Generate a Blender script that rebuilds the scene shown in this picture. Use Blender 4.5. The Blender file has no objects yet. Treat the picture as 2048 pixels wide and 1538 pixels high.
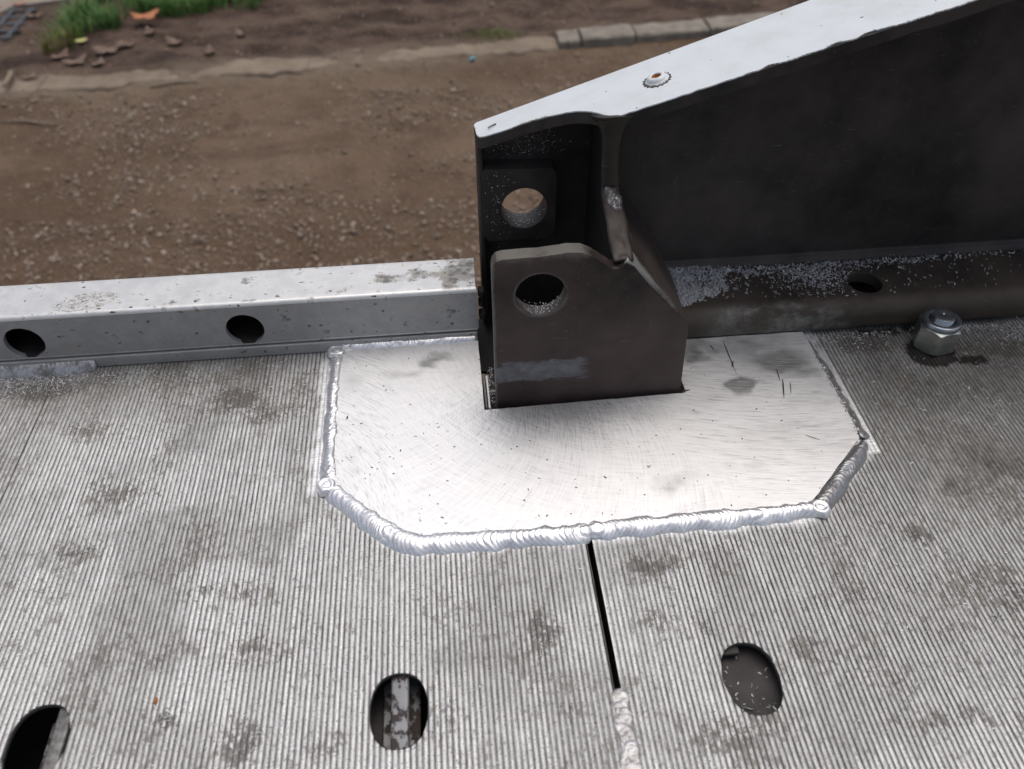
import bpy, math, random
import numpy as np
from mathutils import Matrix, Vector
from mathutils.geometry import tessellate_polygon

random.seed(7)
rng = np.random.default_rng(11)
S = 0.001                                   # everything below is measured in millimetres
scene = bpy.context.scene
COL = scene.collection

# ------------------------------------------------------------------ camera
PITCH, ROLL, YAW, FPX, CAMH = math.radians(46.66506), math.radians(-0.672801), math.radians(-4.776848), 1684.359, 420.0
CM = Matrix.Rotation(YAW, 3, 'Z') @ Matrix.Rotation(PITCH, 3, 'X') @ Matrix.Rotation(ROLL, 3, 'Z')
cam_data = bpy.data.cameras.new('camera')
cam = bpy.data.objects.new('camera', cam_data)
COL.objects.link(cam)
cam.matrix_world = Matrix.Translation((0, 0, CAMH * S)) @ CM.to_4x4()
cam_data.sensor_width = 36.0
cam_data.lens = 36.0 * FPX / 2048.0
cam_data.clip_start = 0.01
cam_data.clip_end = 500.0
cam_data.dof.use_dof = True
cam_data.dof.focus_distance = 0.57
cam_data.dof.aperture_fstop = 8.0
scene.camera = cam

# ------------------------------------------------------------------ sky, sun, exposure
SUN_EL, SUN_ROT = math.radians(76), math.radians(40)
world = bpy.data.worlds.new('World')
scene.world = world
world.use_nodes = True
wn = world.node_tree.nodes
wl = world.node_tree.links
bg = wn['Background']
sky = wn.new('ShaderNodeTexSky')
sky.sky_type = 'NISHITA'
sky.sun_disc = False
sky.sun_elevation = SUN_EL
sky.sun_rotation = SUN_ROT
sky.air_density = 1.0
sky.dust_density = 6.0
sky.ozone_density = 1.0
grey = wn.new('ShaderNodeHueSaturation')    # overcast: most of the blue is gone
grey.inputs['Saturation'].default_value = 0.62
wl.new(sky.outputs[0], grey.inputs['Color'])
wl.new(grey.outputs[0], bg.inputs['Color'])
bg.inputs['Strength'].default_value = 0.15

sun_data = bpy.data.lights.new('sun', 'SUN')
sun_data.energy = 0.5
sun_data.angle = math.radians(50)
sun_data.color = (1.0, 0.985, 0.96)
sun = bpy.data.objects.new('sun', sun_data)
COL.objects.link(sun)
sdir = Vector((math.sin(SUN_ROT) * math.cos(SUN_EL), math.cos(SUN_ROT) * math.cos(SUN_EL), math.sin(SUN_EL)))
sun.rotation_euler = sdir.to_track_quat('Z', 'Y').to_euler()
sun.location = sdir * 20

scene.view_settings.view_transform = 'Standard'
scene.view_settings.look = 'None'
scene.view_settings.gamma = 1.0
scene.view_settings.use_curve_mapping = False
scene.view_settings.exposure = 0.0
scene.render.engine = 'CYCLES'


# ------------------------------------------------------------------ helpers
def at(px, py, z=0.0):
    """world point (mm) on the level plane z seen at a pixel of the 2048-wide photograph"""
    d = CM @ Vector(((px - 1024) / FPX, -(py - 769) / FPX, -1.0))
    t = (z - CAMH) / d.z
    return np.array([t * d.x, t * d.y, z])


def lattice(seed):
    return np.random.default_rng(seed).random((256, 256))


_L = {}


def vnoise(x, y, seed=0):
    """smooth 2D value noise, 0..1"""
    if seed not in _L:
        _L[seed] = lattice(seed)
    t = _L[seed]
    x = np.asarray(x, float); y = np.asarray(y, float)
    xi = np.floor(x).astype(int); yi = np.floor(y).astype(int)
    fx = x - xi; fy = y - yi
    fx = fx * fx * (3 - 2 * fx); fy = fy * fy * (3 - 2 * fy)
    a = t[xi % 256, yi % 256]; b = t[(xi + 1) % 256, yi % 256]
    c = t[xi % 256, (yi + 1) % 256]; d = t[(xi + 1) % 256, (yi + 1) % 256]
    return (a * (1 - fx) + b * fx) * (1 - fy) + (c * (1 - fx) + d * fx) * fy


def fbm(x, y, seed=0, o=4):
    s = 0; a = 0.5; n = 0
    for k in range(o):
        s = s + a * vnoise(x * 2 ** k, y * 2 ** k, seed + k); n += a; a *= 0.5
    return s / n


def sstep(a, b, x):
    t = np.clip((x - a) / (b - a), 0, 1)
    return t * t * (3 - 2 * t)


def mk(name, verts, faces, mats, parent=None, smooth=False, attrs=None, mat_idx=None, bevel=0, seg=2, angle=35):
    """one mesh object; verts in world mm"""
    v = np.asarray(verts, dtype=np.float64) * S
    if parent is not None:
        v = v - np.array(parent.location)
    me = bpy.data.meshes.new(name)
    if isinstance(faces, np.ndarray):
        nf, k = faces.shape
        me.vertices.add(len(v)); me.vertices.foreach_set('co', v.ravel())
        me.loops.add(nf * k); me.loops.foreach_set('vertex_index', faces.ravel().astype(np.int32))
        me.polygons.add(nf)
        me.polygons.foreach_set('loop_start', np.arange(0, nf * k, k, dtype=np.int32))
        me.update(calc_edges=True)
    else:
        me.from_pydata([tuple(p) for p in v], [], [tuple(f) for f in faces])
    if not isinstance(mats, (list, tuple)):
        mats = [mats]
    for m in mats:
        me.materials.append(m)
    n = len(me.polygons)
    if mat_idx is not None:
        me.polygons.foreach_set('material_index', np.asarray(mat_idx, dtype=np.int32))
    if smooth:
        me.polygons.foreach_set('use_smooth', np.ones(n, dtype=bool))
    if attrs:
        for an, av in attrs.items():
            a = me.attributes.new(an, 'FLOAT', 'POINT')
            a.data.foreach_set('value', np.asarray(av, dtype=np.float32))
    me.validate()
    me.update()
    o = bpy.data.objects.new(name, me)
    COL.objects.link(o)
    if parent is not None:
        o.parent = parent
    if bevel:
        b = o.modifiers.new('bevel', 'BEVEL')
        b.width = bevel * S; b.segments = seg; b.limit_method = 'ANGLE'; b.angle_limit = math.radians(angle)
        me.polygons.foreach_set('use_smooth', np.ones(n, dtype=bool))
        wn_ = o.modifiers.new('normals', 'WEIGHTED_NORMAL'); wn_.keep_sharp = True
    return o


def thing(name, loc, label, cat, group=None):
    o = bpy.data.objects.new(name, None)
    o.location = Vector(loc) * S
    o.empty_display_size = 0.02
    COL.objects.link(o)
    o['label'] = label; o['category'] = cat
    if group:
        o['group'] = group
    return o


def tag(o, label, cat, group=None):
    o['label'] = label; o['category'] = cat
    if group:
        o['group'] = group
    return o


def box(x0, x1, y0, y1, z0, z1):
    v = [(x, y, z) for z in (z0, z1) for y in (y0, y1) for x in (x0, x1)]
    f = [(0, 2, 3, 1), (4, 5, 7, 6), (0, 1, 5, 4), (2, 6, 7, 3), (0, 4, 6, 2), (1, 3, 7, 5)]
    return v, f


def join(parts):
    V = []; F = []
    for v, f in parts:
        n = len(V); V += list(v); F += [tuple(i + n for i in q) for q in f]
    return V, F


def prism(outer, holes, fn):
    """polygon with holes between fn(u,v,0) and fn(u,v,1)"""
    loops = [list(outer)] + [list(h) for h in holes]
    flat = [p for l in loops for p in l]
    tris = tessellate_polygon([[Vector((p[0], p[1], 0)) for p in l] for l in loops])
    n = len(flat)
    V = [fn(p[0], p[1], 0) for p in flat] + [fn(p[0], p[1], 1) for p in flat]
    F = []
    for t in tris:
        F.append(tuple(t)); F.append(tuple(i + n for i in reversed(t)))
    k = 0
    for l in loops:
        m = len(l)
        for i in range(m):
            j = (i + 1) % m
            F.append((k + i, k + j, k + j + n, k + i + n))
        k += m
    return V, F


def fix_normals(o):
    import bmesh
    bm = bmesh.new(); bm.from_mesh(o.data)
    bmesh.ops.recalc_face_normals(bm, faces=bm.faces[:])
    bm.to_mesh(o.data); bm.free()
    return o


def dissolve(o):
    import bmesh
    bm = bmesh.new(); bm.from_mesh(o.data)
    bmesh.ops.recalc_face_normals(bm, faces=bm.faces[:])
    bmesh.ops.dissolve_limit(bm, angle_limit=math.radians(0.5), verts=bm.verts[:], edges=bm.edges[:])
    bm.to_mesh(o.data); bm.free()
    return o


def circle(cx, cy, r, n=40, jit=0.0):
    return [(cx + r * (1 + jit * (random.random() - .5)) * math.cos(2 * math.pi * i / n), cy + r * (1 + jit * (random.random() - .5)) * math.sin(2 * math.pi * i / n)) for i in range(n)]


def lathe(profile, n=48, centre=(0, 0, 0)):
    V = []; F = []
    m = len(profile)
    for r, z in profile:
        for i in range(n):
            a = 2 * math.pi * i / n
            V.append((centre[0] + r * math.cos(a), centre[1] + r * math.sin(a), centre[2] + z))
    for k in range(m - 1):
        for i in range(n):
            j = (i + 1) % n
            F.append((k * n + i, k * n + j, (k + 1) * n + j, (k + 1) * n + i))
    return V, F


def grid_faces(nr, nc, keep=None):
    i = np.arange(nr - 1)[:, None] * nc + np.arange(nc - 1)[None, :]
    f = np.stack([i, i + 1, i + nc + 1, i + nc], -1)
    if keep is not None:
        f = f[keep]
    return f.reshape(-1, 4)


# ------------------------------------------------------------------ material kit
class NT:
    def __init__(self, name):
        self.m = bpy.data.materials.new(name)
        self.m.use_nodes = True
        self.t = self.m.node_tree
        self.n = self.t.nodes
        self.b = self.n['Principled BSDF']
        g = self.n.new('ShaderNodeNewGeometry')
        self.pos = g.outputs['Position']; self.nor = g.outputs['Normal']; self.geo = g
        self.sep = None

    def new(self, t):
        return self.n.new(t)

    def put(self, sock, val):
        if isinstance(val, bpy.types.NodeSocket):
            self.t.links.new(val, sock)
        elif isinstance(val, (tuple, list)) and len(val) == 3 and sock.type == 'RGBA':
            sock.default_value = (*val, 1)
        else:
            sock.default_value = val

    def xyz(self):
        if self.sep is None:
            s = self.new('ShaderNodeSeparateXYZ'); self.t.links.new(self.pos, s.inputs[0]); self.sep = s
        return self.sep.outputs

    def attr(self, name):
        a = self.new('ShaderNodeAttribute'); a.attribute_name = name
        return a.outputs['Fac']

    def math(self, op, a, b=0.0, c=0.0, clamp=False):
        n = self.new('ShaderNodeMath'); n.operation = op; n.use_clamp = clamp
        for s, v in zip(n.inputs, (a, b, c)):
            self.put(s, v)
        return n.outputs[0]

    def map(self, scale=(1, 1, 1), rot=(0, 0, 0), loc=(0, 0, 0), src=None):
        n = self.new('ShaderNodeMapping')
        self.put(n.inputs['Vector'], src or self.pos)
        n.inputs['Scale'].default_value = scale; n.inputs['Rotation'].default_value = rot; n.inputs['Location'].default_value = loc
        return n.outputs[0]

    def noise(self, scale, detail=3, rough=0.55, vec=None, dist=0.0):
        n = self.new('ShaderNodeTexNoise')
        self.put(n.inputs['Vector'], vec or self.pos)
        n.inputs['Scale'].default_value = scale; n.inputs['Detail'].default_value = detail
        n.inputs['Roughness'].default_value = rough; n.inputs['Distortion'].default_value = dist
        return n.outputs['Fac']

    def vor(self, scale, vec=None, out='Distance', feature='F1'):
        n = self.new('ShaderNodeTexVoronoi'); n.feature = feature
        self.put(n.inputs['Vector'], vec or self.pos); n.inputs['Scale'].default_value = scale
        return n.outputs[out]

    def rng(self, v, a, b, c=0.0, d=1.0):
        n = self.new('ShaderNodeMapRange'); n.interpolation_type = 'SMOOTHSTEP' if c == 0 and d == 1 else 'LINEAR'
        self.put(n.inputs[0], v)
        for i, q in enumerate((a, b, c, d)):
            self.put(n.inputs[i + 1], q)
        return n.outputs[0]

    def mix(self, f, a, b, blend='MIX'):
        n = self.new('ShaderNodeMix'); n.data_type = 'RGBA'; n.blend_type = blend
        self.put(n.inputs[0], f); self.put(n.inputs[6], a); self.put(n.inputs[7], b)
        return n.outputs[2]

    def lerp(self, f, a, b):
        n = self.new('ShaderNodeMix'); n.data_type = 'FLOAT'
        self.put(n.inputs[0], f); self.put(n.inputs[2], a); self.put(n.inputs[3], b)
        return n.outputs[0]

    def bump(self, h, strength=0.4, dist=0.0005, prev=None):
        n = self.new('ShaderNodeBump'); n.inputs['Strength'].default_value = strength; n.inputs['Distance'].default_value = dist
        self.put(n.inputs['Height'], h)
        if prev is not None:
            self.put(n.inputs['Normal'], prev)
        return n.outputs[0]

    def out(self, color=None, rough=None, metal=None, normal=None, spec=None, **k):
        b = self.b.inputs
        if color is not None: self.put(b['Base Color'], color)
        if rough is not None: self.put(b['Roughness'], rough)
        if metal is not None: self.put(b['Metallic'], metal)
        if normal is not None: self.put(b['Normal'], normal)
        if spec is not None: self.put(b['Specular IOR Level'], spec)
        for q, v in k.items():
            self.put(b[q.replace('_', ' ')], v)
        return self.m


# ------------------------------------------------------------------ materials
def mat_deck():
    t = NT('ribbed_aluminium')
    X, Y, Z = t.xyz()
    clean = t.attr('clean'); grime = t.attr('grime'); gl = t.attr('groove_light'); oil = t.attr('oil')
    fine = t.noise(900, 3, 0.6)
    streak = t.noise(1, 5, 0.7, t.map((260, 110, 1)))
    blotch = t.noise(26, 5, 0.62)
    mid = t.noise(150, 4, 0.65)
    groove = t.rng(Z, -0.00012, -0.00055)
    # ridge metal, dulled unevenly
    ridge = t.mix(t.rng(streak, 0.30, 0.66), (0.50, 0.498, 0.487), (0.67, 0.67, 0.66))
    ridge = t.mix(t.rng(t.noise(1, 2, 0.6, t.map((335, 2.5, 1), loc=(7, 3, 0))), 0.42, 0.62, 0, 0.4), ridge, (0.33, 0.33, 0.32))
    ridge = t.mix(t.rng(fine, 0.55, 0.68), ridge, (0.15, 0.145, 0.135))
    ridge = t.mix(t.attr('dull'), ridge, t.mix(t.rng(streak, 0.30, 0.66), (0.135, 0.130, 0.122), (0.25, 0.245, 0.235)))
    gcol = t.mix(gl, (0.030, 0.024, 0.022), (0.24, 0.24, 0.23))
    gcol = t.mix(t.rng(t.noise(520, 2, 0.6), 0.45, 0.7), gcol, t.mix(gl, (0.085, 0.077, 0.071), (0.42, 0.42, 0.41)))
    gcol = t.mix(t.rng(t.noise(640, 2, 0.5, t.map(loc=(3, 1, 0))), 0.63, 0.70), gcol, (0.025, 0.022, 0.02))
    # dirt that fills grooves and smears over ridges
    brk = t.noise(1, 5, 0.7, t.map((330, 150, 1), loc=(5, 2, 0)))
    d = t.math('MULTIPLY', grime, t.math('ADD', -0.25, t.math('MULTIPLY', t.math('ADD', mid, t.math('MULTIPLY', brk, 0.6)), 1.25)))
    d = t.math('MULTIPLY', grime, 0.68)
    d = t.math('ADD', d, t.math('MULTIPLY', t.math('SUBTRACT', blotch, 0.5), 1.6))
    d = t.math('ADD', d, t.math('MULTIPLY', t.math('SUBTRACT', brk, 0.5), 2.2))
    d = t.math('ADD', d, t.math('MULTIPLY', t.math('SUBTRACT', t.noise(520, 3, 0.7), 0.5), 1.3))
    d = t.math('ADD', d, t.math('MULTIPLY', t.math('SUBTRACT', mid, 0.5), 1.0))
    dm = t.rng(d, 0.20, 0.50)
    dm = t.math('MULTIPLY', dm, t.math('SUBTRACT', 1.0, clean, clamp=True))
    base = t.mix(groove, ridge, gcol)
    dirtc = t.mix(t.rng(t.math('ADD', mid, t.math('MULTIPLY', grime, -0.25)), 0.25, 0.60), (0.047, 0.036, 0.027), (0.195, 0.178, 0.150))
    dirtc = t.mix(t.math('MULTIPLY', groove, 0.55), dirtc, (0.05, 0.043, 0.038))
    col = t.mix(t.math('MULTIPLY', dm, t.lerp(groove, 0.76, 0.7)), base, dirtc)
    # filed / ground bright metal next to the welds
    scratch = t.noise(1, 3, 0.6, t.map((60, 900, 1), (0, 0, 0.12)))
    cl = t.mix(t.rng(scratch, 0.35, 0.7), (0.62, 0.63, 0.64), (0.92, 0.92, 0.92))
    col = t.mix(t.math('MULTIPLY', clean, t.lerp(groove, 0.95, 0.45)), col, cl)
    om = t.rng(t.math('ADD', oil, t.math('MULTIPLY', t.math('SUBTRACT', mid, 0.5), 1.1)), 0.36, 0.62)
    col = t.mix(om, col, (0.020, 0.016, 0.013))
    mt = t.math('MULTIPLY', t.lerp(groove, 0.45, t.math('MULTIPLY', gl, 0.35)), t.math('SUBTRACT', 1.0, t.math('MULTIPLY', dm, 0.9)))
    mt = t.math('MULTIPLY', t.math('MAXIMUM', mt, t.math('MULTIPLY', clean, 0.8)), t.math('SUBTRACT', 1.0, om))
    rg = t.lerp(dm, t.lerp(streak, 0.42, 0.62), 0.78)
    rg = t.lerp(om, rg, 0.38)
    h = t.math('ADD', t.math('MULTIPLY', fine, 0.6), mid)
    return t.out(col, rg, mt, t.bump(h, 0.35, 0.0004))


def mat_plate():
    t = NT('brushed_aluminium')
    X, Y, Z = t.xyz()

    def arcs(cx, cy, kr, ka, swirl=0.0):
        dx = t.math('SUBTRACT', X, cx); dy = t.math('SUBTRACT', Y, cy)
        r = t.math('SQRT', t.math('ADD', t.math('MULTIPLY', dx, dx), t.math('MULTIPLY', dy, dy)))
        a = t.math('ARCTAN2', dy, dx)
        a = t.math('ADD', a, t.math('MULTIPLY', r, swirl))
        c = t.new('ShaderNodeCombineXYZ')
        t.put(c.inputs[0], t.math('MULTIPLY', r, kr)); t.put(c.inputs[1], t.math('MULTIPLY', a, ka)); t.put(c.inputs[2], t.math('MULTIPLY', r, 60))
        return t.noise(1, 4, 0.7, c.outputs[0])
    s1 = t.lerp(0.42, arcs(0.035, 0.475, 40, 135, 5.0), arcs(0.13, 0.52, 700, 10, 0.0))
    s2 = arcs(-0.18, 0.30, 1000, 16)
    s3 = arcs(0.27, 0.80, 900, 22)
    w1 = t.rng(t.math('ADD', X, t.math('MULTIPLY', t.noise(9, 2, 0.5), 0.05)), -0.01, -0.03)
    w2 = t.rng(t.math('ADD', t.math('ADD', X, t.math('MULTIPLY', Y, 0.35)), t.math('MULTIPLY', t.noise(11, 2, 0.5), 0.08)), 0.30, 0.35)
    s = t.lerp(w2, t.lerp(w1, s1, s2), s3)
    cross = t.noise(1, 4, 0.7, t.map((1100, 70, 1), (0, 0, 0.75)), 0.6)
    # reflection and shade of the steel lug, painted into the plate colour
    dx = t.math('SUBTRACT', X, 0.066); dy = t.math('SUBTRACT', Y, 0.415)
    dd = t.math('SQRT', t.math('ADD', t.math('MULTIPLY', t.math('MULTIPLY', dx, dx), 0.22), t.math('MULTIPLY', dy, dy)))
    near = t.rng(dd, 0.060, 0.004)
    soil = t.attr('soil')
    big = t.noise(22, 4, 0.6)
    col = t.mix(t.rng(s, 0.30, 0.62), (0.60, 0.60, 0.605), (0.76, 0.76, 0.76))
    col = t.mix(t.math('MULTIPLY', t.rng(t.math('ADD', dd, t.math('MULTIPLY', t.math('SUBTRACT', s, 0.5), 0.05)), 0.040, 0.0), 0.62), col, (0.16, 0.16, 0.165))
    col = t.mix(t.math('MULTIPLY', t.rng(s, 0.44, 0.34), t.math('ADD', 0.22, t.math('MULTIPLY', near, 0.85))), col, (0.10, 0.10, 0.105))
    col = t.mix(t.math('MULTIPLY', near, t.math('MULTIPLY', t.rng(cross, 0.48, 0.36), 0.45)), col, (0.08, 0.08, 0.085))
    sm = t.rng(t.math('ADD', soil, t.math('ADD', t.math('MULTIPLY', t.math('SUBTRACT', big, 0.5), 1.1), t.math('MULTIPLY', t.math('SUBTRACT', s, 0.5), 0.5))), 0.24, 0.75)
    col = t.mix(t.math('MULTIPLY', sm, 0.72), col, t.mix(t.rng(s, 0.4, 0.6), (0.05, 0.05, 0.048), (0.22, 0.22, 0.21)))
    sp = t.rng(t.noise(330, 1, 0.5), 0.765, 0.79)
    col = t.mix(sp, col, (0.07, 0.065, 0.06))
    rg = t.math('ADD', t.lerp(s, 0.42, 0.58), t.math('MULTIPLY', t.math('SUBTRACT', t.noise(16, 3, 0.6, t.map((1, 2, 1))), 0.5), 0.35))
    rg = t.lerp(sm, rg, 0.42)
    return t.out(col, rg, t.lerp(sm, 0.66, 0.5), t.bump(s, 0.22, 0.0004, t.bump(big, 0.15, 0.003)))


def mat_weld(name, tone=0.9, dull=0.0):
    t = NT(name)
    n = t.noise(260, 4, 0.6); f = t.noise(1100, 2, 0.6)
    h = t.attr('ripple')
    col = t.mix(t.rng(n, 0.3, 0.7), (tone * 0.82, tone * 0.83, tone * 0.86), (tone, tone, tone))
    col = t.mix(t.math('MULTIPLY', t.rng(h, 0.34, 0.04), 0.42), col, (0.30, 0.30, 0.335))  # valleys between ripples darkened in the colour, as their shade
    col = t.mix(t.rng(f, 0.68, 0.74), col, (0.16, 0.15, 0.15))
    if dull:
        col = t.mix(t.math('MULTIPLY', t.rng(t.noise(120, 4, 0.7), 0.4, 0.62), dull), col, (0.11, 0.10, 0.09))
    return t.out(col, t.lerp(n, 0.28, 0.46), 0.80 - 0.4 * dull, t.bump(n, 0.22, 0.0006))


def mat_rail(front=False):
    t = NT('dull_shaded_aluminium' if front else 'weathered_aluminium')
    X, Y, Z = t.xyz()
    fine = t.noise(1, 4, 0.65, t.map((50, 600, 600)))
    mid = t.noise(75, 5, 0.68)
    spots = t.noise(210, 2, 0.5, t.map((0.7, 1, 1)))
    col = t.mix(t.rng(mid, 0.35, 0.7), *(((0.28, 0.282, 0.282), (0.34, 0.342, 0.34)) if front else ((0.57, 0.572, 0.566), (0.66, 0.662, 0.655))))  # front copy is darker: shade on that face put into its dull grey
    col = t.mix(t.rng(fine, 0.62, 0.78), col, (0.40, 0.39, 0.37))
    soil = t.attr('soil')
    sm = t.rng(t.math('ADD', soil, t.math('MULTIPLY', t.math('SUBTRACT', mid, 0.5), 2.4)), 0.48, 0.82)
    col = t.mix(t.math('MULTIPLY', sm, 0.82), col, t.mix(t.rng(spots, 0.4, 0.6), (0.035, 0.032, 0.028), (0.24, 0.22, 0.18)))
    col = t.mix(t.rng(spots, 0.68, 0.72), col, (0.11, 0.10, 0.085))
    col = t.mix(t.rng(t.noise(30, 3, 0.6, t.map((0.5, 1, 1), loc=(2, 0, 0))), 0.60, 0.75, 0, 0.35), col, (0.42, 0.38, 0.30))
    # flaked old paint near the left end: brown crack lines
    pe = t.attr('peel')
    cr = t.math('ABSOLUTE', t.math('SUBTRACT', t.noise(120, 3, 0.6, t.map((1, 1.6, 1)), 1.2), 0.5))
    cm = t.math('MULTIPLY', t.rng(pe, 0.3, 0.6), t.rng(cr, 0.045, 0.012))
    col = t.mix(t.math('MULTIPLY', cm, 0.8), col, (0.20, 0.15, 0.08))
    return t.out(col, t.lerp(mid, 0.36, 0.56), t.lerp(sm, 0.35 if front else 0.55, 0.15), t.bump(fine, 0.2, 0.0004, t.bump(mid, 0.25, 0.0012)))


def mat_steel(name, base=(0.016, 0.0155, 0.0155), alt=(0.036, 0.031, 0.029), kind='plain', rough=(0.42, 0.62)):
    t = NT(name)
    X, Y, Z = t.xyz()
    n = t.noise(32, 5, 0.65); f = t.noise(420, 4, 0.7); sc = t.noise(1, 3, 0.6, t.map((160, 160, 30), (0.4, 0.5, 0.2)))
    col = t.mix(t.rng(n, 0.35, 0.68), base, alt)
    col = t.mix(t.rng(f, 0.60, 0.78), col, tuple(min(1, c * 2.6) for c in alt))
    col = t.mix(t.rng(t.noise(8, 4, 0.6, t.map(loc=(1.3, 0.4, 0.2))), 0.40, 0.70, 0, 0.9), col, tuple(min(1, c * 2.3) for c in alt))
    col = t.mix(t.rng(sc, 0.70, 0.80, 0, 0.5), col, (0.12, 0.115, 0.11))
    sc2 = t.noise(1, 2, 0.6, t.map((60, 60, 420), (0.2, 0.9, 0.5)))
    col = t.mix(t.rng(sc2, 0.70, 0.76, 0, 0.45), col, (0.14, 0.135, 0.13))
    col = t.mix(t.rng(t.noise(700, 1, 0.5), 0.74, 0.78, 0, 0.5), col, (0.20, 0.20, 0.20))
    rg = t.math('ADD', t.lerp(n, rough[0], rough[1]), t.math('MULTIPLY', t.math('SUBTRACT', t.noise(14, 4, 0.6, t.map(loc=(2, 5, 1))), 0.5), 0.5))
    mt = 0.25
    if kind == 'lug':
        e = t.noise(60, 4, 0.7)
        e2 = t.math('MULTIPLY', t.math('SUBTRACT', t.noise(1, 4, 0.7, t.map((60, 60, 160))), 0.5), 0.022)
        Zb = t.math('ADD', Z, e2)
        band = t.math('MULTIPLY', t.rng(Zb, 0.019, 0.026), t.rng(Zb, 0.046, 0.038))
        band = t.math('MULTIPLY', band, t.rng(X, 0.105, 0.075))
        band = t.math('MULTIPLY', band, t.rng(Y, 0.428, 0.424))
        scr = t.noise(1, 4, 0.7, t.map((90, 90, 420), (0, 0.5, 0)))
        band = t.math('MULTIPLY', t.rng(t.math('ADD', band, t.math('MULTIPLY', t.math('SUBTRACT', scr, 0.5), 1.3)), 0.42, 0.95), band)
        col = t.mix(t.math('MULTIPLY', band, t.rng(t.noise(130, 5, 0.75), 0.25, 0.65, 0.15, 0.95)), col, (0.17, 0.18, 0.195))
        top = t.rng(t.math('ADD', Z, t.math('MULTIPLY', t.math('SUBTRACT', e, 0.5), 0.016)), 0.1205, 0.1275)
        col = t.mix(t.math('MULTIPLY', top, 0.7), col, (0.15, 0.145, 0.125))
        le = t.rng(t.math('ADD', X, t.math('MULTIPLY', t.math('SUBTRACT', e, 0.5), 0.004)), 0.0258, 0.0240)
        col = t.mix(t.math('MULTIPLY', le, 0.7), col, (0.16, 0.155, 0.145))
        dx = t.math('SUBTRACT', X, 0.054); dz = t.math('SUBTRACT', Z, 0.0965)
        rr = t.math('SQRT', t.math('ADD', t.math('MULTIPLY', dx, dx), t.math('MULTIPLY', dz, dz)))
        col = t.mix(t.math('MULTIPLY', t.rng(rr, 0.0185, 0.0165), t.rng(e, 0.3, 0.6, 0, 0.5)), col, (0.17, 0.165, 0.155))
        mt = 0.35
    if kind == 'flange':
        lo = t.math('MULTIPLY', t.rng(Y, 0.492, 0.480), t.rng(t.math('ADD', t.noise(38, 5, 0.7, t.map((0.5, 1, 1))), t.math('MULTIPLY', t.rng(X, 0.29, 0.2), 0.16)), 0.47, 0.62))
        lo = t.math('MULTIPLY', lo, t.math('MULTIPLY', t.rng(X, 0.175, 0.215), t.rng(X, 0.315, 0.275)))
        col = t.mix(t.math('MULTIPLY', lo, t.rng(t.noise(140, 4, 0.7), 0.3, 0.62, 0.25, 1.0)), col, (0.20, 0.20, 0.19))
        col = t.mix(t.rng(t.noise(48, 5, 0.75, t.map(loc=(4, 2, 0))), 0.42, 0.66, 0, 0.85), col, (0.075, 0.060, 0.046))
    if kind == 'slope':
        e = t.attr('edge')
        col = t.mix(t.math('MULTIPLY', t.rng(t.math('ADD', e, t.math('MULTIPLY', t.math('SUBTRACT', t.noise(90, 4, 0.7), 0.5), 0.9)), 0.5, 0.95), 0.85), col, (0.22, 0.22, 0.21))
    return t.out(col, rg, mt, t.bump(t.math('ADD', n, t.math('MULTIPLY', f, 0.5)), 0.35, 0.0008), spec=0.35)


def mat_white():
    t = NT('white_paint')
    X, Y, Z = t.xyz()
    n = t.noise(45, 4, 0.6); sp = t.noise(240, 1, 0.5); sp2 = t.noise(60, 5, 0.75)
    col = t.mix(t.rng(n, 0.4, 0.75), (0.61, 0.645, 0.665), (0.55, 0.575, 0.58))
    col = t.mix(t.rng(sp2, 0.58, 0.74, 0, 0.35), col, (0.42, 0.41, 0.37))
    col = t.mix(t.rng(sp, 0.745, 0.785), col, (0.12, 0.11, 0.10))
    chip = t.attr('chip')
    fl = t.math('MULTIPLY', t.rng(t.math('ADD', chip, t.math('MULTIPLY', t.math('SUBTRACT', t.noise(420, 3, 0.7), 0.5), 1.2)), 0.5, 0.75), 0.8)
    col = t.mix(fl, col, (0.13, 0.125, 0.10))
    return t.out(col, 0.34, 0.0, t.bump(sp2, 0.12, 0.0006), spec=0.45)


def mat_simple(name, c1, c2, scale=40, rough=0.6, metal=0.0, bump=0.3, bd=0.001, island=False, spec=0.4):
    t = NT(name)
    f = t.geo.outputs['Random Per Island'] if island else t.rng(t.noise(scale, 4, 0.6), 0.3, 0.7)
    col = t.mix(f, c1, c2)
    if island:
        col = t.mix(t.rng(t.noise(scale, 3, 0.6), 0.3, 0.7, 0, 0.35), col, tuple(0.6 * x for x in c1))
    return t.out(col, rough, metal, t.bump(t.noise(scale * 3, 3, 0.6), bump, bd), spec=spec)


def mat_flaky():
    t = NT('flaking_grey_paint')
    n = t.noise(170, 5, 0.7, t.map((1, 0.7, 1)))
    m = t.rng(n, 0.46, 0.50)
    col = t.mix(m, (0.035, 0.026, 0.021), t.mix(t.noise(90, 3, 0.6), (0.13, 0.135, 0.15), (0.22, 0.22, 0.22)))
    return t.out(col, t.lerp(m, 0.8, 0.45), t.lerp(m, 0.0, 0.3), t.bump(m, 0.6, 0.0004))


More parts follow.
